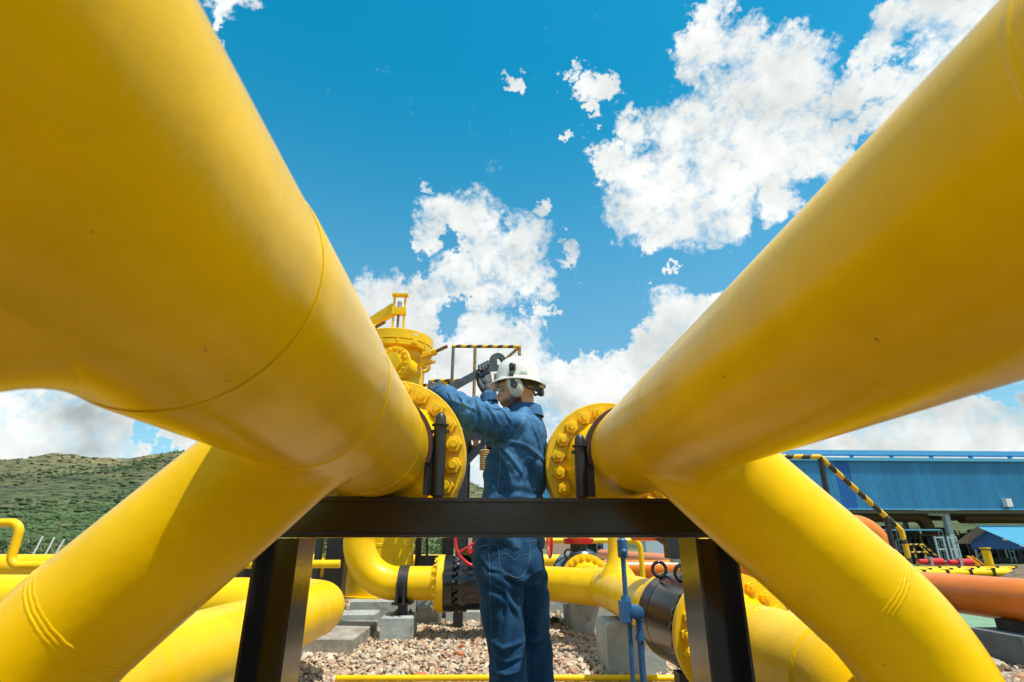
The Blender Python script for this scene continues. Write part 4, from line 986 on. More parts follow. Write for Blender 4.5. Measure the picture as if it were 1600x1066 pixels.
    for px in (1458, 1478):
        a = P(px, 838, Y-1.5); mb = MB()
        for dx in (0, .9): mb.bx(a.x+dx, a.x+dx+.15, Y-1.6, Y-1.45, -1.4, a.z)
        for q in range(3): mb.bx(a.x+.15, a.x+.9, Y-1.58, Y-1.47, -1.0+q*(a.z+.8)/2, -.85+q*(a.z+.8)/2)
        mb.build('louvre_frame', greyst, root, 0)
building()
def brickwall():
    Y = 40.; z = 2.4
    for (a, b, lab) in ((862, 906, 'pale pinkish brick wall seen under the beam right of the worker'), (720, 742, 'pale brick wall end seen under the beam behind the handwheel')):
        p, q = P(a, 850, Y).x, P(b, 850, Y).x
        MB_ = MB(); MB_.bx(p, q, Y, Y+.3, -1.4, z); root = tag(MB_.build('brick_wall', brick, None, 0), lab, 'wall')
    p = P(1010, 860, 38).x; mb = MB(); mb.bx(p-.0, p+1.8, 38, 40, -1.4, 1.9); tag(mb.build('control_cabinet', greyst, None, 0), 'pale grey control cabinet seen under the beam left of the right post', 'cabinet')
    for k, px in enumerate((945, 955)):
        x = P(px, 860, 30).x; mb = MB(); mb.bx(x-.06, x+.06, 30, 30.1, -1.4, 3); tag(mb.build('steel_post', greyst, None, 0), ['left one of two pale steel posts behind the tee pipe', 'right one of two pale steel posts behind the tee pipe'][k], 'post')
brickwall()
def overhead_yellow():
    root = empty('high_conduit', (1.6, 11, 0), 'thin yellow pipe crossing just below the beam right of the worker', 'pipe')
    z = P(930, 845, 11).z; a, b = P(830, 845, 11).x, P(1000, 845, 11).x
    MB().tube(path([(a, 11, z), (b, 11, z), (b, 11, 0)], .15, 8), .05, 16).build('bent_pipe', yel2, root, 50)
    MB().bx(a-.04, a+.04, 10.97, 11.03, -.03, z-.03).build('support_leg', yel2, root, 0)
    x = P(1100, 850, 12).x
    v = empty('yellow_valve', (x, 12, 0), 'small yellow riser with valve left of the right black post', 'valve')
    MB().lathe((x, 12, 0), (0, 0, 1), [(0, .1), (.5, .1), (.51, .2), (.57, .2), (.6, .14), (.7, .22), (.85, .22), (.95, .12), (1.0, .2), (1.05, .2), (1.1, .06), (1.6, .06)], 20).build('body', yel2, v, 30)
overhead_yellow()
def shed():
    Yr = 34.; Xg = P(1526, 823, Yr).x; Yb, Yf = Yr*1.062, Yr*.915
    zr = P(1526, 823, Yr).z; ze = P(1488, 850, Yb).z; zf = zr-(zr-ze)*(Yr-Yf)/(Yb-Yr)*.86; L = 9.
    root = empty('small_shed', (Xg, Yr, 0), 'small open shelter with pale blue ribbed gable roof on lattice legs at the right edge', 'shed')
    sl = (zr-zf)/(Yr-Yf)
    g = Xg+.9; top = lambda y: zr-.06-abs(y-Yr)*(sl if y < Yr else (zr-ze)/(Yb-Yr))
    y0, y1 = Yf+.35, Yb-.3; zb = P(1500, 858, Yr).z
    mb = MB(); pl = [(g, y0, zb), (g, y1, zb), (g, y1, max(zb+.05, top(y1))), (g, Yr, top(Yr)), (g, y0, max(zb+.05, top(y0)))]
    mb.prism(pl, (.06, 0, 0)); mb.build('gable_panel', bwall2, root, 0)
    def slope(ya, za, yb_, zb_, m, ribs):
        mb = MB(); n = 34; d = Vector((0, yb_-ya, zb_-za)); nr = Vector((1, 0, 0)).cross(d).normalized()
        if nr.z < 0: nr = -nr
        for i in range(n):
            for f_, h_ in ((0, 0), (.45, 0), (.6, .04), (.85, .04)):
                x = Xg+L*(i+f_)/n; mb.v += [(x, ya+nr.y*h_, za+nr.z*h_), (x, yb_+nr.y*h_, zb_+nr.z*h_)]
        for i in range(len(mb.v)//2-1): mb.f.append((2*i, 2*i+2, 2*i+3, 2*i+1)); mb.m.append(0)
        mb.build('roof_sheet', m, root, 0)
    slope(Yr, zr, Yf, zf, broof, 30); slope(Yr+.01, zr-.005, Yb, ze, conc, 30)
    MB().bx(Xg, Xg+L, Yr-.12, Yr+.12, zr+.045, zr+.07).build('ridge_cap', broof, root, 0)
    for (y, z) in ((Yf+.3, zf), (Yb-.3, ze)):
        for x in (g+.2, Xg+L-1):
            mb = MB(); hh = zf-.15
            mb.bx(x, x+.12, y, y+.1, -1.4, hh); mb.bx(x+.7, x+.82, y, y+.1, -1.4, hh)
            for k in range(5):
                z0 = -1.3+(hh+1.3)*k/5; z1 = -1.3+(hh+1.3)*(k+1)/5; mb.bar((x+.1, y+.05, z0), (x+.72, y+.05, z1), .05, .06); mb.bx(x+.12, x+.7, y+.02, y+.08, z1-.05, z1)
            mb.build('lattice_leg', greyst, root, 0)
    MB().bx(g+1.3, Xg+L, Yf+.5, Yf+.55, -1.4, zf-.35).build('screen_panel', conc2, root, 0)
    for k in range(2): MB().box((g-.06, Yr-.9-k*1.0, zb+.55-k*.35), (.10, .16, .06)).build('gable_lamp', white, root, 0)
shed()
def redthings():
    Y = 32.
    for k, (px, py) in enumerate(((1458, 878), (1504, 879))):
        p = P(px, py, Y); root = empty('red_actuator', (p.x, Y, 0), ['left of two red horizontal valve actuators before the blue building', 'right of two red horizontal valve actuators before the blue building'][k], 'actuator', 'red valve actuators before the blue building')
        MB().lathe((p.x-.15, Y, p.z), (1, 0, 0), [(0, .1), (.03, .20), (.70, .20), (.78, .1)], 24).build('drum', red, root, 30)
        MB().lathe((p.x-.85, Y, p.z), (1, 0, 0), [(0, .08), (.03, .15), (.5, .15), (.55, .08)], 20).build('spring_can', red, root, 30)
        MB().box((p.x-.22, Y, p.z), (.08, .2, .26)).build('center_block', steel, root, 0)
        MB().lathe((p.x-.22, Y, -1.35), (0, 0, 1), [(0, .2), (.2, .28), (p.z+.85, .28), (p.z+1.07, .1)], 16).build('valve_body', darkm, root, 30)
    for k, (py, px0, px1) in enumerate(((890, 1465, 1560), (893, 1450, 1580), (896, 1440, 1600))):
        Yk = 31-k*2.5; a, b = P(px0, py, Yk), P(px1, py, Yk)
        xp = empty('ground_pipe', (a.x, Yk, 0), ['farthest yellow ground pipe before the blue building', 'middle yellow ground pipe before the blue building', 'nearest yellow ground pipe before the blue building'][k], 'pipe', 'yellow ground pipes before the blue building')
        z = a.z; MB().tube([(a.x-4, Yk, z), (b.x+2, Yk, z)], .15, 16).build('run_pipe', yel2, xp, 50)
        for j in range(5): MB().bx(a.x+j*1.1, a.x+j*1.1+.12, Yk-.17, Yk+.17, -1.35, z+.17).build('strap', blk2, xp, 0)
    Y = 35; zr = P(1430, 851, Y).z; z2 = P(1430, 863, Y).z
    root = empty('striped_railing', (P(1430, 860, Y).x, Y, 0), 'small yellow and black striped railing in front of the dark machinery', 'handrail')
    def hp(p, q): mb = MB(); hz(mb, p, q, .045, .35); mb.build('striped_rail', [haz_y, haz_k], root, 50)
    a, b, c = P(1412, 851, Y), P(1442, 851, Y), P(1467, 872, Y)
    hp(a, b); hp(b, c); hp((a.x, Y, z2), (b.x+.1, Y, z2)); hp((a.x+.6, Y, -1.35), (a.x+.6, Y, a.z)); hp((b.x, Y, -1.35), (b.x, Y, b.z)); hp((c.x, Y, -1.35), c); hp((a.x+1.0, Y, a.z), (b.x+.3, Y, z2-.2))
    # dirt mound
    p = P(1648, 885, 24); mb = MB(); rings = []
    for j in range(9):
        t = j/8; rings.append([(p.x+(3.4*(1-t)+.05)*math.cos(a)*(1+.12*noise.noise(Vector((math.cos(a)*2, math.sin(a)*2, j)))), 24+(2.2*(1-t)+.05)*math.sin(a), -1.35+1.62*math.sin(t*PI/2)+.05*noise.noise(Vector((a*2, j, 1)))) for a in [2*PI*k/32 for k in range(32)]])
    mb.quadstrip(rings); tag(mb.build('dirt_mound', soil, None, 60), 'brown heap of soil at the right edge before the shelter', 'soil heap')
    Y = 33; p = P(1546, 868, Y)
    r = empty('yellow_standpipe', (p.x, Y, 0), 'thick yellow upright pipe under the small shelter', 'pipe')
    MB().tube([(p.x-.15, Y, -1.4), (p.x-.15, Y, P(1546, 857, Y).z-.1)], .22, 16).build('riser_pipe', yel2, r, 50); MB().lathe((p.x-.15, Y, .6), (0, 0, 1), [(0, .27), (.08, .27)], 20).build('flange', yel2, r, 30)
    for k in range(2):
        a, b = P(1512+k*6, 870, Y-.5), P(1530+k*7, 884, Y-.5); r = empty('sloping_handrail', (a.x, Y-.5, 0), ['yellow sloping handrail left of the standpipe', 'orange sloping handrail left of the standpipe'][k], 'handrail')
        MB().tube([a, b], .08, 10).build('rail', [yel2, oran][k], r, 40); MB().bx(b.x-.04, b.x+.04, Y-.54, Y-.46, -1.4, b.z).build('rail_post', blk2, r, 0); MB().bx(a.x-.04, a.x+.04, Y-.54, Y-.46, -1.4, a.z).build('rail_post', blk2, r, 0)
redthings()

def sleeve():
    Y = 7.6; c = P(757, 717, Y); z0, z1 = P(757, 735, Y).z, P(757, 703, Y).z; n = 9; pr = []
    for k in range(n): pr += [(z0+(z1-z0)*(k+.1)/n, .060), (z0+(z1-z0)*(k+.5)/n, .072), (z0+(z1-z0)*(k+.95)/n, .060)]
    root = empty('hanging_sleeve', (c.x, Y, z0), 'brown ribbed sleeve hanging from the platform just left of the worker', 'hose')
    MB().lathe((c.x, Y, 0), (0, 0, 1), pr, 20).build('ribbed_sleeve', M('brown_card', (.36, .22, .08), .8), root, 40)
    MB().tube([(c.x+.01, Y, z1-.01), (c.x+.01, Y, z1+.10), (c.x+.03, Y, P(757, 690, Y).z)], .008, 6).build('hook', steel, root, 40)
sleeve()

def far_rail():
    a, b = P(548, 468, 9.6), P(574, 506, 9.2)
    root = empty('striped_railing', (a.x, 9.4, 0), 'short sloping striped rail end peeking out above the left pipe beside the vessel', 'handrail')
    rail(root, a, b, .035, .2); MB().tube([b, (b.x, b.y, -.03)], .03, 10).build('rail_post', gunm, root, 40)
far_rail()

# ------------------------------------------------------------------ the worker
def denim_mat(name, c0, c1, cthread=None):
    m = bpy.data.materials.new(name); m.use_nodes = True; t = NT(m.node_tree); b = t.n['Principled BSDF']
    co = t.add('ShaderNodeTexCoord').outputs['Object']
    wash = t.noise(t.vmath('MULTIPLY', co, (1, 1, .45)), 11, 6, .6); weave = t.noise(t.vmath('MULTIPLY', co, (1, 1, .25)), 420, 2, .6)
    fl = t.noise(co, 60, 5, .7)
    a = t.add('ShaderNodeAttribute', attribute_name='wear_tone').outputs['Fac']
    f = t.math('ADD', t.math('MULTIPLY', t.mapr(wash, .3, .75), .32), t.math('MULTIPLY', t.math('SUBTRACT', fl, .5), .9))
    f = t.math('ADD', t.math('ADD', f, t.math('MULTIPLY', t.math('SUBTRACT', weave, .5), 1.1)), a, clamp=True)
    t.set(b.inputs['Base Color'], t.mix(f, c0, c1)); b.inputs['Roughness'].default_value = .85; b.inputs['Specular IOR Level'].default_value = .25
    bp = t.add('ShaderNodeBump', {'Height': weave, 'Strength': .6, 'Distance': .0015}); t.l.new(bp.outputs[0], b.inputs['Normal'])
    return m
shirt_m = denim_mat('denim_shirt_cloth', (.018, .085, .20), (.10, .27, .46))
jeans_m = denim_mat('denim_jeans_cloth', (.006, .045, .115), (.03, .14, .29))
thread = M('pale_thread', (.16, .31, .46), .8)
threadj = M('tan_thread', (.12, .19, .24), .8)
glove_m = M('dark_grey_glove', (.045, .055, .06), .7, var=.25, vscale=60, bump=.0008, bscale=300)
wrench_m = M('dark_wrench_steel', (.07, .085, .09), .45, metal=.4, var=.3, vscale=20)
hatm = M('white_hard_hat_shell', (.80, .80, .74), .28, var=.03, coat=.4)
muffm = M('grey_beige_earmuff', (.50, .50, .40), .45, var=.12, vscale=20)
muffk = M('black_plastic', (.03, .035, .04), .45)
lensm = M('clear_lens', (.75, .80, .80), .08); lensm.node_tree.nodes['Principled BSDF'].inputs['Transmission Weight'].default_value = .85
hairm = M('dark_hair', (.025, .018, .014), .7, var=.3, vscale=90, bump=.002, bscale=200)
bootm = M('brown_boot_leather', (.10, .05, .025), .6, var=.3)
greenl = M('green_label_print', (.03, .35, .15), .5)
def skin_material():
    m = bpy.data.materials.new('skin'); m.use_nodes = True; t = NT(m.node_tree); b = t.n['Principled BSDF']
    co = t.add('ShaderNodeTexCoord').outputs['Object']
    a = t.add('ShaderNodeAttribute', attribute_name='beard').outputs['Fac']
    n = t.noise(co, 25, 4, .6); n2 = t.noise(co, 500, 2, .7)
    sk = t.mix(n, (.56, .29, .17), (.68, .39, .25))
    t.set(b.inputs['Base Color'], t.mix(t.math('MULTIPLY', a, t.mapr(n2, .3, .6, .65, 1)), sk, (.055, .032, .022)))
    b.inputs['Roughness'].default_value = .5; b.inputs['Subsurface Weight'].default_value = .08; b.inputs['Subsurface Scale'].default_value = .01
    return m
skinm = skin_material()
def closed_tube(mb, pts, rr, n=20, flat=None):
    """tapered limb with rounded ends"""
    mb.tube(pts, rr, n); mb.ball(pts[0], rr[0]*.99, 8); mb.ball(pts[-1], rr[-1]*.99, 8)
def remesh(mb, name, voxel, mat, parent, smooth_it=6, disp=None, wear_tone=None, attr='wear_tone'):
    me = bpy.data.meshes.new(name+'_src'); me.from_pydata(mb.v, [], mb.f); fixn(me)
    o = bpy.data.objects.new(name+'_src', me); COL.objects.link(o)
    r = o.modifiers.new('r', 'REMESH'); r.mode = 'VOXEL'; r.voxel_size = voxel
    sm = o.modifiers.new('s', 'SMOOTH'); sm.factor = .5; sm.iterations = smooth_it
    dg = bpy.context.evaluated_depsgraph_get(); dg.update()
    out = bpy.data.meshes.new_from_object(o.evaluated_get(dg)); bpy.data.objects.remove(o)
    nv = len(out.vertices); co = np.zeros(nv*3); out.vertices.foreach_get('co', co); co = co.reshape(-1, 3)
    no = np.zeros(nv*3); out.vertices.foreach_get('normal', no); no = no.reshape(-1, 3)
    wv = np.zeros(nv, dtype=np.float32)
    if disp:
        for i in range(nv):
            d, wr = disp(Vector(co[i]), Vector(no[i])); co[i] += no[i]*d; wv[i] = wr
        out.vertices.foreach_set('co', co.ravel())
    a = out.attributes.new(attr, 'FLOAT', 'POINT'); a.data.foreach_set('value', wv)
    out.materials.clear(); out.materials.append(mat)
    out.polygons.foreach_set('use_smooth', [True]*len(out.polygons)); out.update(); out.name = name
    return link(name, out, parent), out
def man():
    Yc = 2.70
    f = Vector((-.95, .31, 0)).normalized(); l = Vector((-f.y*1, f.x, 0)); l = Vector((-.31, -.95, 0)).normalized(); up = Vector((0, 0, 1))
    root = empty('person', P(800, 1066, Yc)*1, 'worker in denim, white hard hat and earmuffs, heaving a wrench over the left flange', 'person')
    root.location.z = 0
    def sec(c, rf, rl, sq=2.4, n=40):
        ps = []
        for k in range(n):
            a = 2*PI*k/n; ca, sa = math.cos(a), math.sin(a)
            ps.append(c + f*rf*math.copysign(abs(ca)**(2/sq), ca) + l*rl*math.copysign(abs(sa)**(2/sq), sa))
        return ps
    def cx(px, py, Y=Yc): return P(px, py, Y)
    # ---- joints
    shL, elL, wrL = cx(796, 668, 2.56), cx(742, 650, 2.49), cx(687, 614, 2.68)
    shR, elR, wrR = cx(812, 668, 2.88), cx(771, 684, 2.80), cx(763, 617, 2.86)
    neck = cx(822, 648); headc = cx(806, 606)
    hipL, knL, anL = cx(781, 905, 2.62), cx(793, 1035, 2.62), cx(800, 1255, 2.66)
    hipR, knR, anR = cx(822, 905, 2.80), cx(838, 1030, 2.82), cx(845, 1235, 2.86)
    anL.z = .09; anR.z = .09
    # ---- body: one continuous figure under the clothes
    mb = MB()
    tor = [(905, 798, .11, .135), (845, 797, .125, .145), (775, 802, .115, .145), (700, 812, .12, .165), (668, 815, .10, .15), (650, 820, .06, .08)]
    mb.quadstrip([sec(cx(x, y), rf, rl) for (y, x, rf, rl) in tor])
    closed_tube(mb, [neck-up*.04, neck+Vector((-.01, 0, .03)), headc+Vector((.02, 0, -.02))], [.062, .057, .055])
    closed_tube(mb, [shL, elL, wrL], [.052, .042, .028]); closed_tube(mb, [shR, elR, wrR], [.052, .042, .028])
    closed_tube(mb, [hipL, knL, anL], [.085, .052, .038]); closed_tube(mb, [hipR, knR, anR], [.085, .052, .038])
    hd = Vector((-.93, .33, -.17)).normalized(); hl = up.cross(hd).normalized(); hu = hd.cross(hl).normalized()
    HR = Matrix((hd, hl, hu)).transposed()
    def H(a, b, c): return headc + HR @ Vector((a, b, c))
    mb.ball(H(-.012, 0, .025), (.098, .077, .105), 14, R=HR)      # skull
    mb.ball(H(.030, 0, -.045), (.060, .058, .075), 12, R=HR)      # face
    mb.ball(H(.052, 0, -.088), (.034, .032, .028), 10, R=HR)      # chin
    closed_tube(mb, [H(-.02, .052, -.055), H(.045, .022, -.09)], [.024, .020]); closed_tube(mb, [H(-.02, -.052, -.055), H(.045, -.022, -.09)], [.024, .020])
    closed_tube(mb, [H(.086, 0, .002), H(.103, 0, -.028), H(.100, 0, -.036)], [.008, .0125, .013])   # nose
    mb.ball(H(.093, .011, -.036), .009, 8); mb.ball(H(.093, -.011, -.036), .009, 8)
    closed_tube(mb, [H(.080, .030, .012), H(.090, 0, .010), H(.080, -.030, .012)], [.009, .010, .009])  # brow
    closed_tube(mb, [H(.082, .018, -.058), H(.091, 0, -.056), H(.082, -.018, -.058)], [.007, .009, .007]); closed_tube(mb, [H(.080, .016, -.068), H(.088, 0, -.068), H(.080, -.016, -.068)], [.007, .009, .007])
    for s in (1, -1): mb.ball(H(.062, s*.040, -.028), (.022, .018, .018), 8, R=HR); mb.ball(H(-.008, s*.078, -.012), (.018, .010, .032), 8, R=HR)
    def skin_d(p, n):
        q = HR.transposed() @ (p-headc)
        b = 0.
        if q.z > -.14 and q.x > -.03:
            line = -.050+max(0, (.03-q.x))*.75
            b = max(0., min(1., (line-q.z)/.022)); 
            if q.x > .088 and q.z > -.050: b = 0
            if q.z < -.125: b *= .3
        if q.z > -.02 and q.x < -.02: b = 1
        return noise.noise(p*60)*.0006, b
    body, _ = remesh(mb, 'body', .0042, skinm, root, 3, skin_d, attr='beard')
    # eyes
    for s in (1, -1):
        MB().ball(H(.074, s*.030, -.004), (.012, .013, .010), 8, R=HR).build('eye', white, root, 60)
        mb2 = MB(); closed_tube(mb2, [H(.084, s*.016, .013), H(.088, s*.030, .016), H(.078, s*.046, .012)], [.003, .004, .003], 8); mb2.build('eyebrow', hairm, root, 60)
    # ---- shirt
    mb = MB()
    tor = [(858, 797, .150, .172), (845, 797, .153, .175), (810, 797, .150, .180), (775, 800, .143, .185), (740, 807, .142, .192), (705, 812, .142, .200), (680, 814, .134, .198), (662, 816, .112, .178), (650, 819, .082, .125), (642, 822, .066, .078)]
    mb.quadstrip([sec(cx(x, y), rf, rl, 2.3) for (y, x, rf, rl) in tor])
    cufL = wrL+(elL-wrL).normalized()*.005
    closed_tube(mb, [shL+Vector((.02, .02, -.005)), (shL+elL)/2+Vector((0, 0, -.004)), elL, (elL+wrL)/2, cufL], [.090, .086, .078, .060, .047], 28)
    cufR = wrR+(elR-wrR).normalized()*.012
    closed_tube(mb, [shR, (shR+elR)/2, elR, (elR+wrR)/2, cufR], [.085, .074, .065, .053, .042], 28)
    mb.ball(cx(790, 690, 2.6), (.06, .05, .07), 10)
    armax = (elL-shL).normalized(); 
    def seg(p, a, b):
        ab = b-a; t = max(0, min(1, (p-a).dot(ab)/ab.length_squared)); return t, (p-(a+ab*t)).length
    def ridge(v, w_): return math.exp(-(v/w_)**2)
    def creases(lst, Y):
        o = []
        for A_, w_, pts in lst:
            q = [P(x, y, Y) for x, y in pts]; o.append((A_, w_, [(v.x, v.z) for v in q]))
        return o
    def crease_d(cr, p, n):
        if n.y > -.1: return 0
        tot = 0
        for A_, w_, q in cr:
            best = None; L = len(q)-1
            for i in range(L):
                ax, az = q[i]; bx_, bz = q[i+1]; dx, dz = bx_-ax, bz-az; l2 = dx*dx+dz*dz
                t = ((p.x-ax)*dx+(p.z-az)*dz)/l2; tc_ = max(0, min(1, t)); ex, ez = p.x-ax-dx*tc_, p.z-az-dz*tc_; dd = math.hypot(ex, ez)
                if best is None or dd < best[0]: best = (dd, (ex*dz-ez*dx)/math.sqrt(l2), (i+tc_)/L)
            if best[0] < w_*5:
                s = best[1] if best[0] > 1e-6 else 0; env = math.sin(PI*max(.02, min(.98, best[2])))**.5
                end = math.exp(-((best[0]-abs(s))/w_)**2)
                tot += A_*env*end*(math.exp(-(s/w_)**2)-.9*math.exp(-((s-1.9*w_)/w_)**2))
        return tot
    scr = creases([(.007, .008, [(779, 694), (798, 716), (816, 742)]), (.006, .007, [(780, 704), (794, 735), (800, 765)]), (.006, .009, [(788, 690), (822, 700), (850, 720)]),
        (.006, .007, [(754, 628), (768, 650), (782, 676)]), (.006, .006, [(698, 622), (722, 638), (748, 652)]), (.007, .007, [(744, 624), (750, 645), (757, 672)]), (.005, .006, [(716, 616), (724, 632), (730, 652)]), (.006, .006, [(766, 640), (786, 648), (800, 668)]),
        (.006, .009, [(850, 692), (838, 730), (836, 772)]), (.006, .009, [(822, 740), (815, 758), (812, 776)]), (.006, .007, [(768, 706), (760, 738), (757, 774)]), (.005, .007, [(828, 655), (842, 690), (852, 722)]), (.005, .006, [(700, 612), (708, 626), (708, 642)])], 2.56)
    jcr = creases([(.008, .008, [(758, 996), (785, 1012), (818, 1004)]), (.008, .008, [(764, 1022), (792, 1034), (820, 1026)]), (.007, .007, [(760, 1044), (790, 1054), (818, 1050)]), (.006, .007, [(822, 965), (836, 978), (846, 975)]), (.006, .007, [(824, 1000), (838, 1014), (850, 1008)]),
        (.007, .008, [(784, 896), (812, 908), (846, 892)]), (.006, .008, [(752, 900), (790, 925), (812, 965)]), (.005, .008, [(790, 915), (793, 960), (786, 1000)]), (.005, .006, [(750, 870), (765, 888), (786, 893)])], 2.55)
    def shirt_d(p, n):
        t1, d1 = seg(p, shL, elL); t2, d2 = seg(p, elL, wrL); t3, d3 = seg(p, elR, wrR)
        d = 0; wr = 0
        q = noise.fractal(Vector((p.x*9, p.y*9, p.z*9)), 1, 2, 3)
        if min(d1, d2) < .12 and p.x < .10:
            # folds round the sleeve, tightest at the elbow and cuff
            s = t1*.30 if d1 < d2 else .30+t2*.3
            ang = math.atan2((p-elL).z, (p-elL).y)
            ph = s*62+ang*.9+2.2*noise.noise(p*7)
            amp = .0055+.0045*ridge(s-.30, .09)+.004*ridge(s-.57, .05)
            fold = ((1-abs(math.sin(ph*.55)))**2*1.7-.5)*amp*(.35+1.2*abs(noise.noise(p*9+Vector((4, 0, 0)))))
            d += fold*1.5+q*.008; wr += max(0, fold)*30+.08
        elif d3 < .09 and p.y > 2.76:
            d += math.sin(t3*22+2*noise.noise(p*9))*.004; wr += .05
        else:
            # soft drapes running down and across the back
            drape = math.sin(p.x*44+p.z*20+3.2*noise.noise(Vector((p.x*4, p.y*4, p.z*3))))*.0045
            tug = math.sin((p.z*1.1+p.x*1.5)*38+4*noise.noise(p*5))*.0040*ridge(p.z-1.42, .12)*(1 if p.x > .0 else .6)
            waist = math.sin(p.z*95+5*noise.noise(Vector((p.x*8, p.y*8, p.z*4))))*.0028*ridge(p.z-1.22, .09)
            d += (drape+tug)*1.5+waist+q*.009; wr += max(0, drape+tug)*40
        c_ = crease_d(scr, p, n); d += c_; wr += c_*28
        wr += .25*max(0, min(1, (p.z-1.50)/.10))*(n.z > .2)  # shoulder cloth that faces upward gets a lighter colour
        return d, wr-.05
    shirt, sme = remesh(mb, 'denim_shirt', .0052, shirt_m, root, 5, shirt_d)
    # collar
    cmb = MB(); n = 44; rings = []
    cc = cx(823, 641); tl = Vector((-.25, .1, 1)).normalized()
    for k in range(n+1):
        a = .35+(2*PI-.7)*k/n; e = f*math.cos(a)+l*math.sin(a)
        b0 = cc+e*Vector((.072, .072, .072)).x+Vector((0, 0, -.02)); pts = [b0+Vector((0, 0, -.012)), cc+e*.071+tl*.026, cc+e*.080+tl*.020, b0+e*.016+Vector((0, 0, -.016))]
        rings.append(pts)
    cmb.quadstrip(rings, True); cmb.build('collar', shirt_m, shirt, 60)
    # cuffs
    for (w_, e_, r_) in ((cufL, elL, .047), (cufR, elR, .046)):
        d = (w_-e_).normalized(); c = MB(); c.lathe(w_-d*.045, d, [(0, r_*.95), (.002, r_*1.06), (.052, r_*1.02), (.055, r_*.9), (.053, r_*.80), (.0, r_*.80)], 30); c.build('cuff', shirt_m, shirt, 50)
    # ---- jeans
    mb = MB()
    hp = [(838, 796, .150, .168), (850, 796, .155, .176), (875, 796, .162, .182), (900, 797, .155, .182), (915, 799, .12, .17)]
    mb.quadstrip([sec(cx(x, y), rf, rl, 2.4) for (y, x, rf, rl) in hp])
    closed_tube(mb, [hipL+Vector((0, 0, .02)), hipL*.6+knL*.4, knL, knL*.45+anL*.55, anL+Vector((0, 0, .03))], [.108, .094, .080, .080, .082], 30)
    closed_tube(mb, [hipR+Vector((0, 0, .02)), hipR*.6+knR*.4, knR, knR*.45+anR*.55, anR+Vector((0, 0, .03))], [.104, .089, .074, .074, .076], 30)
    mb.ball(cx(822, 882, 2.62), (.088, .09, .095), 12); mb.ball(cx(816, 885, 2.80), (.10, .08, .10), 12)
    def jean_d(p, n):
        q = noise.fractal(p*8, 1, 2, 3); kz = p.z-.50
        fold = math.sin(p.z*58+p.x*30*(1 if noise.noise(p*3) > 0 else .6)+7*noise.noise(p*4.5))*.0065*(.10+ridge(kz, .13)*.8)*(.4+abs(noise.noise(p*6+Vector((7, 0, 0))))*2)
        ver = math.sin(p.x*46-p.z*14+3*noise.noise(Vector((p.x*4, p.y*4, p.z*2))))*.0045
        cr = math.sin((p.z+p.x*.8)*70+3*noise.noise(p*6))*.004*ridge(p.z-.82, .08)
        cc_ = crease_d(jcr, p, n); fold = fold*.6+cc_
        return fold+ver+cr+q*.004, max(0, fold+ver)*26+(.18 if (.62 < p.z < .80 and n.y < -.6) else 0)*max(0, noise.noise(Vector((p.x*24, p.y*10, p.z*9)))*2)
    jeans, jme = remesh(mb, 'jeans', .0068, jeans_m, root, 5, jean_d)
    # belt
    # stitched seams projected on the cloth
    def stitch(me, pts, parent, mat, r=.0011, dash=True):
        bvh = BVHTree.FromPolygons([v.co for v in me.vertices], [tuple(q.vertices) for q in me.polygons])
        out = []
        for i in range(len(pts)-1):
            (x0, y0), (x1, y1) = pts[i], pts[i+1]; m = max(2, int(math.hypot(x1-x0, y1-y0)/1.2))
            for k in range(m):
                t = k/m; d = D(x0+(x1-x0)*t, y0+(y1-y0)*t); h = bvh.ray_cast(CAM, d)
                if h[0] is not None: out.append(h[0]+h[1]*.0006)
        mbq = MB()
        if len(out) > 3:
            mbq.tube(out, r, 6); mbq.build('seam', mat, parent, 60)
    def curve(pts, n=10):
        o = []
        P_ = [pts[0]]+list(pts)+[pts[-1]]
        for i in range(1, len(P_)-2):
            for k in range(n):
                t = k/n; p0, p1, p2, p3 = P_[i-1], P_[i], P_[i+1], P_[i+2]
                o.append(tuple(.5*((2*p1[j])+(-p0[j]+p2[j])*t+(2*p0[j]-5*p1[j]+4*p2[j]-p3[j])*t*t+(-p0[j]+3*p1[j]-3*p2[j]+p3[j])*t**3) for j in (0, 1)))
        o.append(pts[-1]); return o
    stitch(sme, curve([(817, 648), (815, 660), (808, 675), (796, 690), (781, 697)]), shirt, thread)
    stitch(sme, curve([(820, 650), (818, 662), (811, 677), (798, 692), (783, 699)]), shirt, thread)
    stitch(sme, curve([(781, 698), (782, 720), (780, 745), (776, 774)]), shirt, thread)
    stitch(sme, curve([(817, 648), (832, 655), (846, 666), (855, 676)]), shirt, thread)
    stitch(sme, curve([(781, 698), (770, 699), (764, 697)]), shirt, thread)
    stitch(jme, curve([(778, 846), (780, 870), (782, 890), (795, 898), (808, 903), (818, 898), (826, 880), (829, 848)]), jeans, threadj)
    stitch(jme, curve([(780, 868), (790, 865), (800, 872), (804, 877)]), jeans, threadj); stitch(jme, curve([(804, 877), (812, 869), (822, 867), (827, 870)]), jeans, threadj)
    stitch(jme, curve([(762, 848), (765, 890), (766, 950), (770, 1010), (778, 1066)]), jeans, threadj, .0009)
    stitch(jme, curve([(746, 856), (760, 852), (775, 850)]), jeans, threadj); stitch(jme, curve([(758, 843), (800, 847), (843, 845)]), jeans, threadj)
    # ---- boots
    for a in (anL, anR):
        mb = MB(); closed_tube(mb, [a+Vector((0, 0, .10)), a+Vector((0, 0, .0))], [.055, .055]); closed_tube(mb, [a+Vector((.03, 0, -.045)), a+f*.08+Vector((0, 0, -.045)), a+f*.17+Vector((0, 0, -.052))], [.045, .048, .038])
        remesh(mb, 'boot', .008, bootm, root, 3)
    # ---- wrench
    w0, w1 = cx(684, 618, 2.74), cx(770, 571, 2.93)
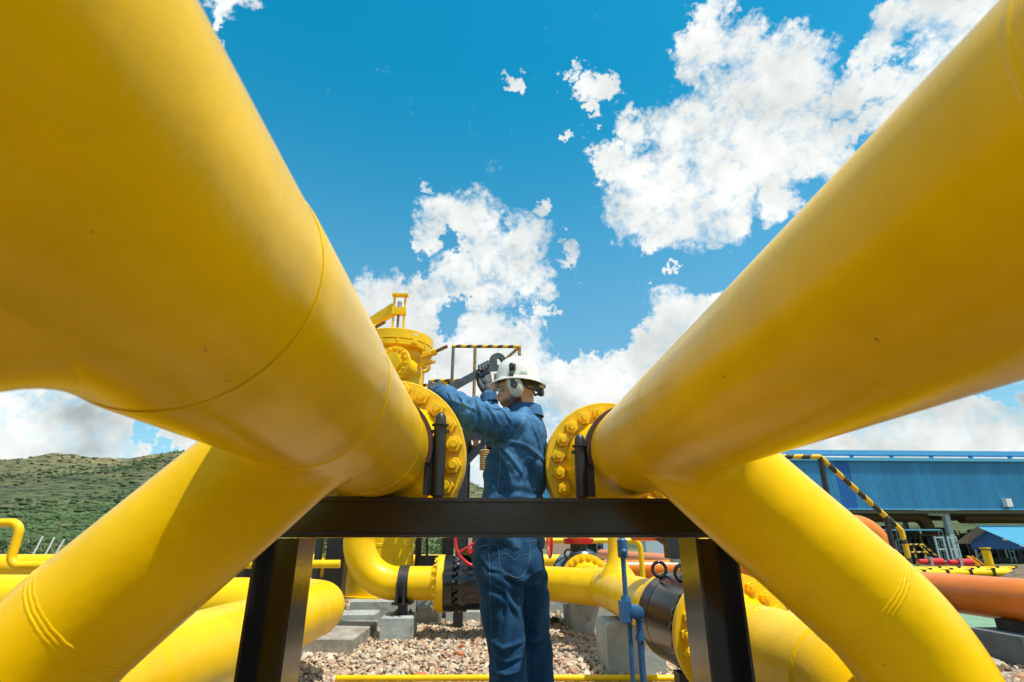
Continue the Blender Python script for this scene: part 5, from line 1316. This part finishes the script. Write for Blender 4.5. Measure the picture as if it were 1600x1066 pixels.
    wd = (w1-w0).normalized(); side = Vector((0, 0, 1)); side = (side-wd*side.dot(wd)).normalized(); nrm = wd.cross(side)
    wr_ = empty('wrench', w0, 'big dark grey open-ended wrench held over the left flange', 'wrench')
    mb = MB(); L = (w1-w0).length; th = .011
    prof = [(-.10, .030), (-.02, .024), (.10, .0215), (L*.6, .021), (L*.85, .0225), (L*.93, .027), (L, .036)]
    top = [w0+wd*s+side*h_ for s, h_ in prof]; bot = [w0+wd*s-side*h_ for s, h_ in prof]
    # open jaw at the upper end hooks to the right
    jc = w1+wd*.045; A = math.radians
    def jp(ang, r): return jc+wd*math.cos(ang)*r+side*math.sin(ang)*r
    jaw = [jp(A(a), .055) for a in range(140, -31, -17)]+[jp(A(-30), .030)]+[jp(A(a), .026) for a in range(-5, 61, 20)]+[jp(A(110), .020), jp(A(200), .022), jp(A(255), .024)]+[jp(A(290), .026), jp(A(305), .05)]+[jp(A(a), .052) for a in (285, 262, 235)]
    poly = top+jaw+bot[::-1]
    rings = [[p-nrm*th for p in poly], [p+nrm*th for p in poly]]
    mb.quadstrip(rings); mb.build('handle', wrench_m, wr_, 20)
    # ---- gloves: palm plus five separate fingers
    def hand(nm, wrist, hdir, palm_n, grip_axis, grip_c, sgn, show=True):
        """palm runs along hdir from the wrist; fingers curl round grip_axis at grip_c"""
        mb = MB(); hdir = hdir.normalized(); g = grip_axis.normalized()
        pc = wrist+hdir*.055
        closed_tube(mb, [wrist-hdir*.035, wrist, wrist+hdir*.02], [.036, .034, .033], 18)
        # palm: slab of four metacarpal rays
        kn = []
        back = palm_n.normalized()
        for i in range(4):
            o = g*((i-1.5)*.0215)*sgn
            k = grip_c + back*.034 + o*1.0 + hdir*(.004-.003*abs(i-1.2))
            closed_tube(mb, [wrist+o*.6, k], [.021, .0155], 12); kn.append(k)
        mb.ball(pc+back*.004, (.030, .030, .030), 8)
        palm, _ = remesh(mb, nm, .0042, glove_m, root, 3)
        for i, k in enumerate(kn):
            o = k-grip_c; o = g*(o.dot(g)); ln = (.9, 1., .96, .82)[i]
            c = grip_c+o; u = back; v = hdir
            pts = []
            for a, r in ((0, .034), (35, .037), (75, .0375), (115, .034), (155, .031), (195, .029)):
                t = A(a*ln); pts.append(c+(u*math.cos(t)+v*math.sin(t))*r)
            mb = MB(); closed_tube(mb, pts, [.0125, .0128, .0118, .0118, .0108, .0100], 14)
            mb.build('finger', glove_m, palm, 70)
        # thumb leaves the side of the palm near its base
        b = wrist+hdir*.03-g*sgn*.026; m_ = grip_c-g*sgn*.044+back*.012-hdir*.02; e = grip_c-g*sgn*.030-back*.030-hdir*.010
        mb = MB(); closed_tube(mb, [b, (b+m_)/2-g*sgn*.008, m_, e], [.019, .016, .0135, .011], 14); mb.build('thumb', glove_m, palm, 70)
        # knitted cuff
        MB().lathe(wrist-hdir*.045, hdir, [(0, .033), (.004, .037), (.03, .036), (.034, .034)], 24).build('glove_cuff', glove_m, palm, 50)
        return palm
    gR = w0+wd*(L*.80); hand('right_glove', wrR+Vector((0, 0, .012)), (gR-wrR), Vector((.1, .97, .05)), wd, gR, 1)
    gL = w0+wd*.005; hand('left_glove', wrL+(wrL-elL).normalized()*.004, (gL-wrL)+Vector((-.05, 0, 0)), Vector((-.3, -.3, .9)), wd, gL+Vector((-.01, -.01, .01)), -1)
    for o in [x for x in root.children if x.name in ('right_glove', 'left_glove')]: o.name = 'glove'
    # ---- hard hat
    hc = cx(809, 599); hf = Vector((-.945, .31, .015)).normalized(); hl2 = Vector((0, 0, 1)).cross(hf).normalized(); hu2 = hf.cross(hl2)
    def Q(a, b, c): return hc+hf*a+hl2*b+hu2*c
    mb = MB(); rings = []
    prof = [(.148, -.012, 1), (.150, -.008, 1), (.148, -.004, 1), (.128, .006, 1), (.116, .014, 1), (.1145, .03, 1), (.112, .06, 1), (.103, .09, 1), (.086, .115, 1), (.060, .133, 1), (.030, .142, 1), (.004, .144, 1)]
    for (r, z, _) in prof:
        ring = []
        for k in range(72):
            a = 2*PI*k/72; ca, sa = math.cos(a), math.sin(a)
            rf_, rl_ = (r*.99, r*.92) if r > .12 else (r, r*.86)
            zz = z+(-.010*abs(ca)**2 if r > .12 else 0)+(.004*math.exp(-((sa*r)/.012)**2) if z > .05 else 0)
            ring.append(Q(ca*rf_, sa*rl_, zz))
        rings.append(ring)
    inner = [[Q(math.cos(2*PI*k/72)*r*.99, math.sin(2*PI*k/72)*r*fl, z+(-.010*abs(math.cos(2*PI*k/72))**2 if r > .115 else 0)) for k in range(72)] for (r, z, fl) in ((.004, .139, .86), (.08, .112, .86), (.105, .06, .86), (.112, .008, .86), (.128, .000, .92), (.146, -.013, .92))]
    mb.quadstrip(rings[:]+inner, True, 0, False); hat = mb.build('hard_hat', hatm, root, 50)
    MB().lathe(Q(0, 0, 0), hu2, [(-.004, .102), (.012, .102), (.012, .100), (-.004, .100)], 48).build('suspension_band', muffk, hat, 50)
    # label and side slots
    def onhat(a, z, w_, h_, m, nm, out=.0015):
        aa = A(a); mbq = MB(); rg = []
        for k in range(7):
            t = aa+(k-3)/6*w_/.1
            rg.append([Q(math.cos(t)*(.1155+out), math.sin(t)*(.1155*.86+out), z-h_/2), Q(math.cos(t)*(.1135+out), math.sin(t)*(.1135*.86+out), z+h_/2)])
        mbq.quadstrip(rg, False, 0, False); mbq.build(nm, m, hat, 0)
    onhat(118, .031, .040, .016, white, 'sticker', .002)
    for k, a in enumerate((112, 118, 124)): onhat(a, .030, .007, .007, greenl, 'sticker_print', .0030)
    # ---- ear muffs
    for s in (1, -1):
        ec = headc+HR @ Vector((-.022, s*.098, -.022))
        ER = Matrix((hd, hl, hu)).transposed() @ Matrix.Rotation(A(12), 3, 'Y')
        mbq = MB(); rings = []
        for (o, sc) in ((-.020, .92), (-.014, 1.0), (.006, 1.0), (.016, .93), (.022, .80), (.025, .55), (.0255, .02)):
            rings.append([ec+ER @ Vector((.0385*sc*math.copysign(abs(math.cos(t))**.8, math.cos(t)), s*o, .058*sc*math.copysign(abs(math.sin(t))**.8, math.sin(t)))) for t in [2*PI*k/40 for k in range(40)]])
        mbq.quadstrip(rings); muff = mbq.build('ear_muff', muffm, hat, 50)
        mbq = MB(); mbq.quadstrip([[ec+ER @ Vector((.034*sc*math.cos(t), s*o, .049*sc*math.sin(t))) for t in [2*PI*k/30 for k in range(30)]] for (o, sc) in ((-.035, .85), (-.030, 1.), (-.0205, 1.), (-.0205, .9))]); mbq.build('cushion', muffk, hat, 50)
        top = Q(.000, s*.106, .052); mid = Q(.001, s*.128, .012); bot = ec+ER @ Vector((.0, s*.030, -.012))
        b2 = MB(); b2.bar(top, mid, .021, .009, up=hl2*s); b2.bar(mid, bot, .020, .008, up=hl2*s); b2.build('muff_arm', muffk, hat, 0)
        b2 = MB(); b2.lathe(bot-hl*s*.006, hl*s, [(0, .009), (.012, .009), (.014, .006)], 16); b2.box(bot+hu*.012, (.016, .006, .009), HR); b2.build('muff_yoke', muffk, hat, 30)
        b2 = MB(); b2.box(top+hu2*.004-hl2*s*.002, (.015, .012, .015), Matrix((hf, hl2, hu2)).transposed()); b2.lathe(top+hu2*.008+hl2*s*.008, hl2*s, [(0, .015), (.009, .015), (.012, .011)], 18); b2.build('arm_socket', muffk, hat, 30)
    # ratchet at the nape, strap
    nb = Q(-.118, 0, -.055)
    MB().lathe(nb, -hf, [(-.01, .016), (0, .022), (.016, .022), (.02, .016)], 20).build('ratchet_knob', muffk, hat, 30)
    for s in (1, -1):
        b2 = MB(); b2.tube([Q(-.085, s*.07, .0), Q(-.108, s*.045, -.035), nb+hl2*s*.01], .007, 8); b2.tube([Q(-.05, s*.09, -.002), Q(-.075, s*.075, -.05), nb+hl2*s*.012], .006, 8); b2.build('nape_strap', muffk, hat, 50)
    # glasses
    b2 = MB(); rg = []
    for k in range(25):
        t = -1.15+2.3*k/24; rg.append([H(.030+.068*math.cos(t), .068*math.sin(t), .014), H(.030+.066*math.cos(t), .066*math.sin(t), -.022), H(.030+.0645*math.cos(t), .0645*math.sin(t), -.022), H(.030+.0665*math.cos(t), .0665*math.sin(t), .014)])
    b2.quadstrip(rg, True); b2.build('safety_glasses', lensm, root, 50)
    for s in (1, -1): MB().bar(H(.058, s*.063, .012), H(-.01, s*.074, .008), .003, .006).build('glasses_temple', muffm, root, 0)
    return root
man()
